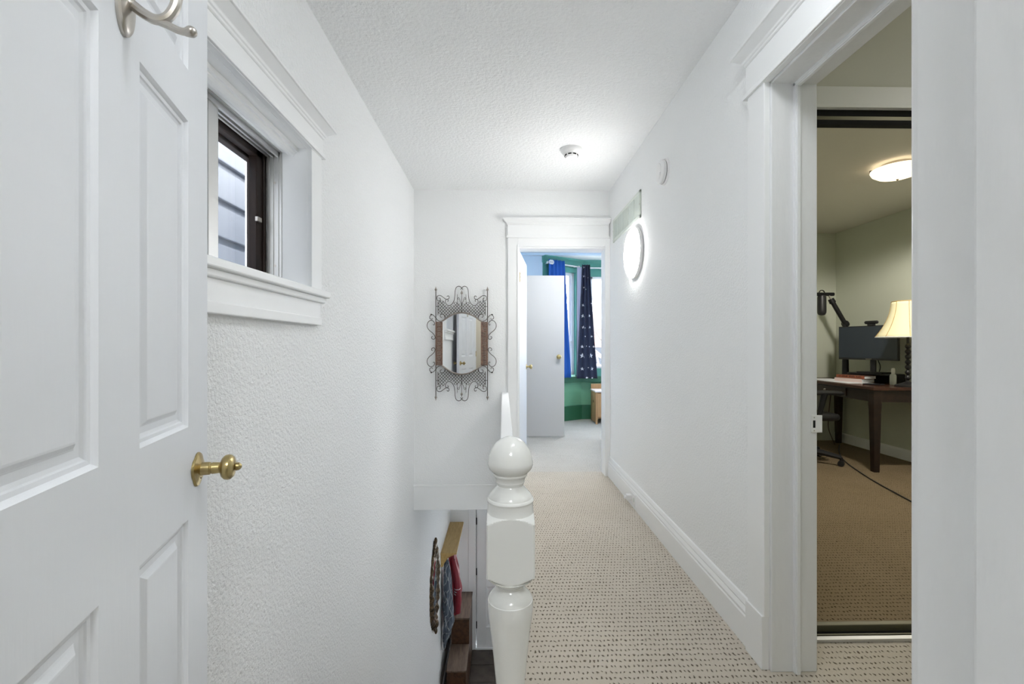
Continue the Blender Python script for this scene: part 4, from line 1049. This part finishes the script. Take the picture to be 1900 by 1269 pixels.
# webcam
wc = thing('webcam', 'black webcam clipped on top of the monitor', 'webcam', (*msurf(.47, mz1, .01),))
p = msurf(.47, mz1, .012)
b = MB(); flat(b, Vector((p.x, p.y)), 0, 0, .03, .02, mz1, mz1+.018); b.build('clip', 'black', wc, bevel=.004)
a_, c_ = Vector((p.x, p.y)) + u_*.055, Vector((p.x, p.y)) - u_*.055
MB().tube([(a_.x, a_.y, mz1+.034), (p.x, p.y, mz1+.034), (c_.x, c_.y, mz1+.034)], .017, 12).build('body', 'black', wc, smooth=True)
MB().ball((a_.x, a_.y, mz1+.034), .017, 12, 8).build('end_cap', 'black', wc, smooth=True); MB().ball((c_.x, c_.y, mz1+.034), .017, 12, 8).build('end_cap', 'black', wc, smooth=True)
# table lamp
lp = Vector((3.73, 4.12))
tl = thing('table_lamp', 'table lamp with cream bell shade and black beaded stem on desk', 'lamp', (lp.x, lp.y, DZ))
MB().lathe([(.098,0),(.098,.012),(.085,.020),(.07,.024),(.045,.034),(.02,.045),(.012,.055)], (lp.x, lp.y, DZ), (0,0,1), 32).build('base', 'black', tl, smooth=True)
prs = [(.010,.05)]
z = .06
for i in range(7):
    for t in range(0, 7): prs.append((.009+.014*math.sin(PI*t/6), z+.048*t/6))
    z += .048
prs += [(.010, z+.01), (.010, .52)]
MB().lathe(prs, (lp.x, lp.y, DZ), (0,0,1), 20).build('beaded_stem', 'black', tl, smooth=True)
zs0, zs1 = 1.232, 1.562
def bell(nsd=12):
    rr = []
    for i in range(13):
        t = i/12; r = .236-(.236-.118)*(1-(1-t)**1.9)
        rr.append([(lp.x+math.cos(2*PI*(j+.5)/48)*r*(1-.010*abs(math.cos(4*PI*(j+.5)/48*2))), lp.y+math.sin(2*PI*(j+.5)/48)*r*(1-.010*abs(math.cos(4*PI*(j+.5)/48*2))), zs0+(zs1-zs0)*t) for j in range(48)])
    return MB().rings(rr, cap=False)
sd_ = bell().build('lamp_shade', 'shade', tl, smooth=True, solid=.003)
MB().tube([(lp.x+math.cos(2*PI*j/48)*.236, lp.y+math.sin(2*PI*j/48)*.236, zs0) for j in range(49)], .005, 6).build('shade_trim', 'paper', sd_)
MB().tube([(lp.x+math.cos(2*PI*j/48)*.118, lp.y+math.sin(2*PI*j/48)*.118, zs1) for j in range(49)], .004, 6).build('shade_trim', 'oak', sd_)
for k in range(8):
    a = 2*PI*k/8+.12; pts = []
    for i in range(13):
        t = i/12; r = .238-(.238-.119)*(1-(1-t)**1.9); pts.append((lp.x+math.cos(a)*r, lp.y+math.sin(a)*r, zs0+(zs1-zs0)*t))
    MB().tube(pts, .0025, 5).build('rib', 'oak', sd_)
# papers
for i, (x, y, r) in enumerate(((.19, .62, .1), (.19, .95, -.08))):
    t = thing('paper_sheet', ['white paper sheet lying on desk in front of books', 'white paper sheet lying on desk at the far left'][i], 'paper', dsk(x, y), DK+r)
    MB().box(-.13, .13, -.17, .17, .0005, .0022+.001*i).build('sheet', 'paper', t, local=True)
# small dark notebook/phone, note card
t = thing('phone', 'small black phone lying at the foot of the lamp', 'phone', dsk(.22, .30), .4)
MB().box(-.04, .04, -.075, .075, 0, .010).build('body', 'black', t, local=True, bevel=.003); MB().box(-.036, .036, -.07, .07, .010, .0108).build('screen', 'screen', t, local=True)
# spray bottle
sbp = Vector((3.80, 4.36))
sb = thing('spray_bottle', 'small clear spray bottle with white cap beside lamp', 'bottle', (sbp.x, sbp.y, DZ))
MB().lathe([(.026,0),(.027,.01),(.027,.085),(.022,.098),(.011,.106)], (sbp.x, sbp.y, DZ), (0,0,1), 20).build('body', 'clearp', sb, smooth=True)
MB().lathe([(.014,.104),(.014,.118),(.016,.120),(.015,.150),(.012,.158),(.002,.160)], (sbp.x, sbp.y, DZ), (0,0,1), 16).build('cap', 'wplast', sb, smooth=True)
# microphone on boom arm
ab = Vector((3.84, 5.03))
ar = thing('microphone_stand', 'black boom arm clamped to desk holding the microphone', 'boom arm', (ab.x, ab.y, DZ))
MB().box(ab.x-.04, ab.x+.04, ab.y-.03, ab.y+.03, DZ, DZ+.03).build('clamp', 'blackm', ar, bevel=.004)
MB().cyl((ab.x, ab.y, DZ+.03), (ab.x, ab.y, 1.05), .034, .03, 14).build('post', 'blackm', ar, smooth=True)
MB().cyl((ab.x, ab.y, 1.03), (ab.x, ab.y, 1.40), .027, n=12).build('lower_arm', 'blackm', ar, smooth=True)
j1 = Vector((ab.x, ab.y, 1.395)); j2 = Vector((3.71, 5.06, 1.655))
MB().cyl(j1+Vector((-.02,0,-.005)), j1+Vector((.02,0,.01)), .035, n=14).build('elbow', 'blackm', ar, smooth=True)
MB().cyl(j1, j2, .024, .024, 12).build('upper_arm', 'blackm', ar, smooth=True)
MB().cyl(j2-(j2-j1).normalized()*.02, j2+(j2-j1).normalized()*.03, .034, .030, 14).build('collar', 'blackm', ar, smooth=True)
j3 = Vector((3.675, 5.07, 1.735))
MB().cyl(j2, j3, .010, n=10).build('swivel', 'nickel', ar)
j4 = Vector((3.42, 5.07, 1.728))
MB().tube([j3+Vector((.06,0,0)), j3, (j3+j4)/2+Vector((0,0,.004)), j4], .020, 10).build('crossbar', 'blackm', ar, smooth=True)
mk = thing('microphone', 'black cylindrical microphone hanging from boom arm', 'microphone', (3.60, 5.07, 1.50))
MB().lathe([(.010,0),(.034,.008),(.043,.03),(.044,.06),(.044,.20),(.040,.222),(.020,.228)], (3.60, 5.07, 1.495), (0,0,1), 20).build('body', 'black', mk, smooth=True)
MB().tube([(3.60+.035*math.cos(PI*t/10), 5.07, 1.735+.045*math.sin(PI*t/10)) for t in range(11)], .006, 6).build('yoke', 'blackm', ar)
MB().lathe([(.02,.225),(.014,.229)], (3.60, 5.07, 1.495), (0,0,1), 12).build('mount', 'blackm', mk)
# office chair
ch = thing('office_chair', 'black swivel office chair with armrests pushed to the desk', 'chair', (2.99, 4.52, 0))
cx, cy = 2.99, 4.52
MB().box(cx-.22, cx+.24, cy-.24, cy+.24, .43, .50).build('seat', 'black', ch, bevel=.03, seg=3)
b = MB(); b.grid(lambda u, v: Vector((cx-.25-.03*math.sin(v*PI)-.05*v+.05*(2*u-1)**2, cy-.23+.46*u, .55+.50*v)), 12, 10); b.build('backrest', 'black', ch, smooth=True, solid=.04)
MB().tube([(cx-.10,cy,.44),(cx-.26,cy,.46),(cx-.30,cy,.60),(cx-.31,cy,.75)], .02, 8).build('back_support', 'blackm', ch)
for s in (-1, 1):
    ya = cy+s*.26
    MB().tube(spline([Vector((cx-.10,ya,.702)), Vector((cx+.02,ya,.706)), Vector((cx+.16,ya,.704)), Vector((cx+.24,ya,.696))], 4), [.012]+[.022]*11+[.012], 10).build('armrest', 'black', ch, smooth=True)
    MB().tube([(cx+.06,ya,.70),(cx+.03,ya,.58),(cx,ya,.46),(cx,cy+s*.18,.425)], [.030,.026,.022,.02], 8).build('arm_support', 'blackm', ch, smooth=True)
MB().cyl((cx,cy,.10),(cx,cy,.43),.028,n=14).build('column', 'blackm', ch, smooth=True)
MB().cyl((cx,cy,.07),(cx,cy,.13),.05,n=16).build('hub', 'black', ch)
for k in range(5):
    a = -.76+2*PI*k/5
    d = Vector((math.cos(a), math.sin(a), 0)); ctr = Vector((cx, cy, 0))
    MB().tube([ctr+d*.03+Vector((0,0,.12)), ctr+d*.2+Vector((0,0,.105)), ctr+d*.335+Vector((0,0,.082))], [.034,.028,.02], 8).build('leg', 'black', ch, smooth=True)
    wp = ctr+d*.335; t = Vector((-d.y, d.x, 0))
    cst = MB().cyl(wp+Vector((0,0,.05)), wp+Vector((0,0,.085)), .012, n=8).build('caster', 'black', ch)
    MB().cyl(wp-t*.024+Vector((0,0,.027)), wp+t*.024+Vector((0,0,.027)), .027, n=14).build('wheel', 'black', cst)
# cables
t = thing('power_cord', 'thin dark cord running across the office carpet', 'cord', (3.5, 4.0, 0))
MB().tube(spline([Vector(q) for q in ((3.9,5.2,.006),(3.62,4.83,.006),(3.38,4.42,.006),(3.16,3.85,.006),(3.02,3.35,.006),(2.93,2.95,.006),(2.9,2.4,.006))], 8), .005, 6).build('cable', 'black', t)
t = thing('monitor_cable', 'black cable looping down behind the monitor', 'cable', (mc.x, mc.y, DZ))
q1 = mc-mn*.195+md_*.10
MB().tube(spline([Vector((q1.x,q1.y,1.00)), Vector((q1.x,q1.y+.02,.93)), Vector((q1.x+.01,q1.y+.03,.84)), Vector((q1.x+.0,q1.y+.0,DZ+.006))], 6), .004, 6).build('cable', 'black', t)
MB().tube(spline([Vector((q1.x,q1.y-.05,1.00)), Vector((q1.x,q1.y-.08,.93)), Vector((q1.x+.01,q1.y-.04,.84)), Vector((q1.x+.0,q1.y-.02,DZ+.006))], 6), .004, 6).build('cable', 'black', t)
t = thing('desk_cable', 'thin cable hanging below the desk beside the chair', 'cable', (3.55, 5.2, 0))
MB().tube(spline([Vector((3.80,5.2,.60)), Vector((3.72,5.12,.42)), Vector((3.66,5.05,.24)), Vector((3.74,5.10,.10)), Vector((3.85,5.2,.006))], 6), .004, 6).build('cable', 'ink', t)

# ------------------------------------------------------------------ unseen fill lamps added to brighten bathroom, bedroom, landing and office
bl = thing('bathroom_fill_lamp', 'added round fill light on the bathroom ceiling behind the viewer', 'ceiling light', (.1, -.9, ZC))  # added fixture, fills the hall with light from behind
MB().lathe([(.17,0),(.17,.02)], (.1, -.9, ZC), (0,0,-1), 28).build('base', 'wplast', bl)
MB().lathe([(.16,.02),(.15,.06),(.08,.085),(.002,.09)], (.1, -.9, ZC), (0,0,-1), 28).build('diffuser', 'fill_bath', bl, smooth=True)
bl = thing('bedroom_fill_lamp', 'added round fill light on the bedroom ceiling above the frame', 'ceiling light', (.95, 4.62, 2.525))  # added to brighten the bedroom carpet and slab door
MB().lathe([(.17,0),(.17,.02)], (.95, 4.62, 2.525), (0,0,-1), 28).build('base', 'wplast', bl)
MB().lathe([(.16,.02),(.15,.05),(.08,.07),(.002,.075)], (.95, 4.62, 2.525), (0,0,-1), 28).build('diffuser', 'fill_bed', bl, smooth=True)
bl = thing('landing_fill_lamp', 'added round fill light over the landing, above the frame', 'ceiling light', (.45, .85, ZC))  # added fill for the near hall, door face and jambs
MB().lathe([(.17,0),(.17,.02)], (.45, .85, ZC), (0,0,-1), 28).build('base', 'wplast', bl)
MB().lathe([(.16,.02),(.15,.06),(.08,.085),(.002,.09)], (.45, .85, ZC), (0,0,-1), 28).build('diffuser', 'fill_landing', bl, smooth=True)
bl = thing('office_fill_lamp', 'added round fill light just inside the office doorway, out of sight', 'ceiling light', (2.3, 1.0, ZC))  # added to lift the wall above the sliding door tracks
MB().lathe([(.17,0),(.17,.02)], (2.3, 1.0, ZC), (0,0,-1), 28).build('base', 'wplast', bl)
MB().lathe([(.16,.02),(.15,.06),(.08,.085),(.002,.09)], (2.3, 1.0, ZC), (0,0,-1), 28).build('diffuser', 'fill_office_near', bl, smooth=True)
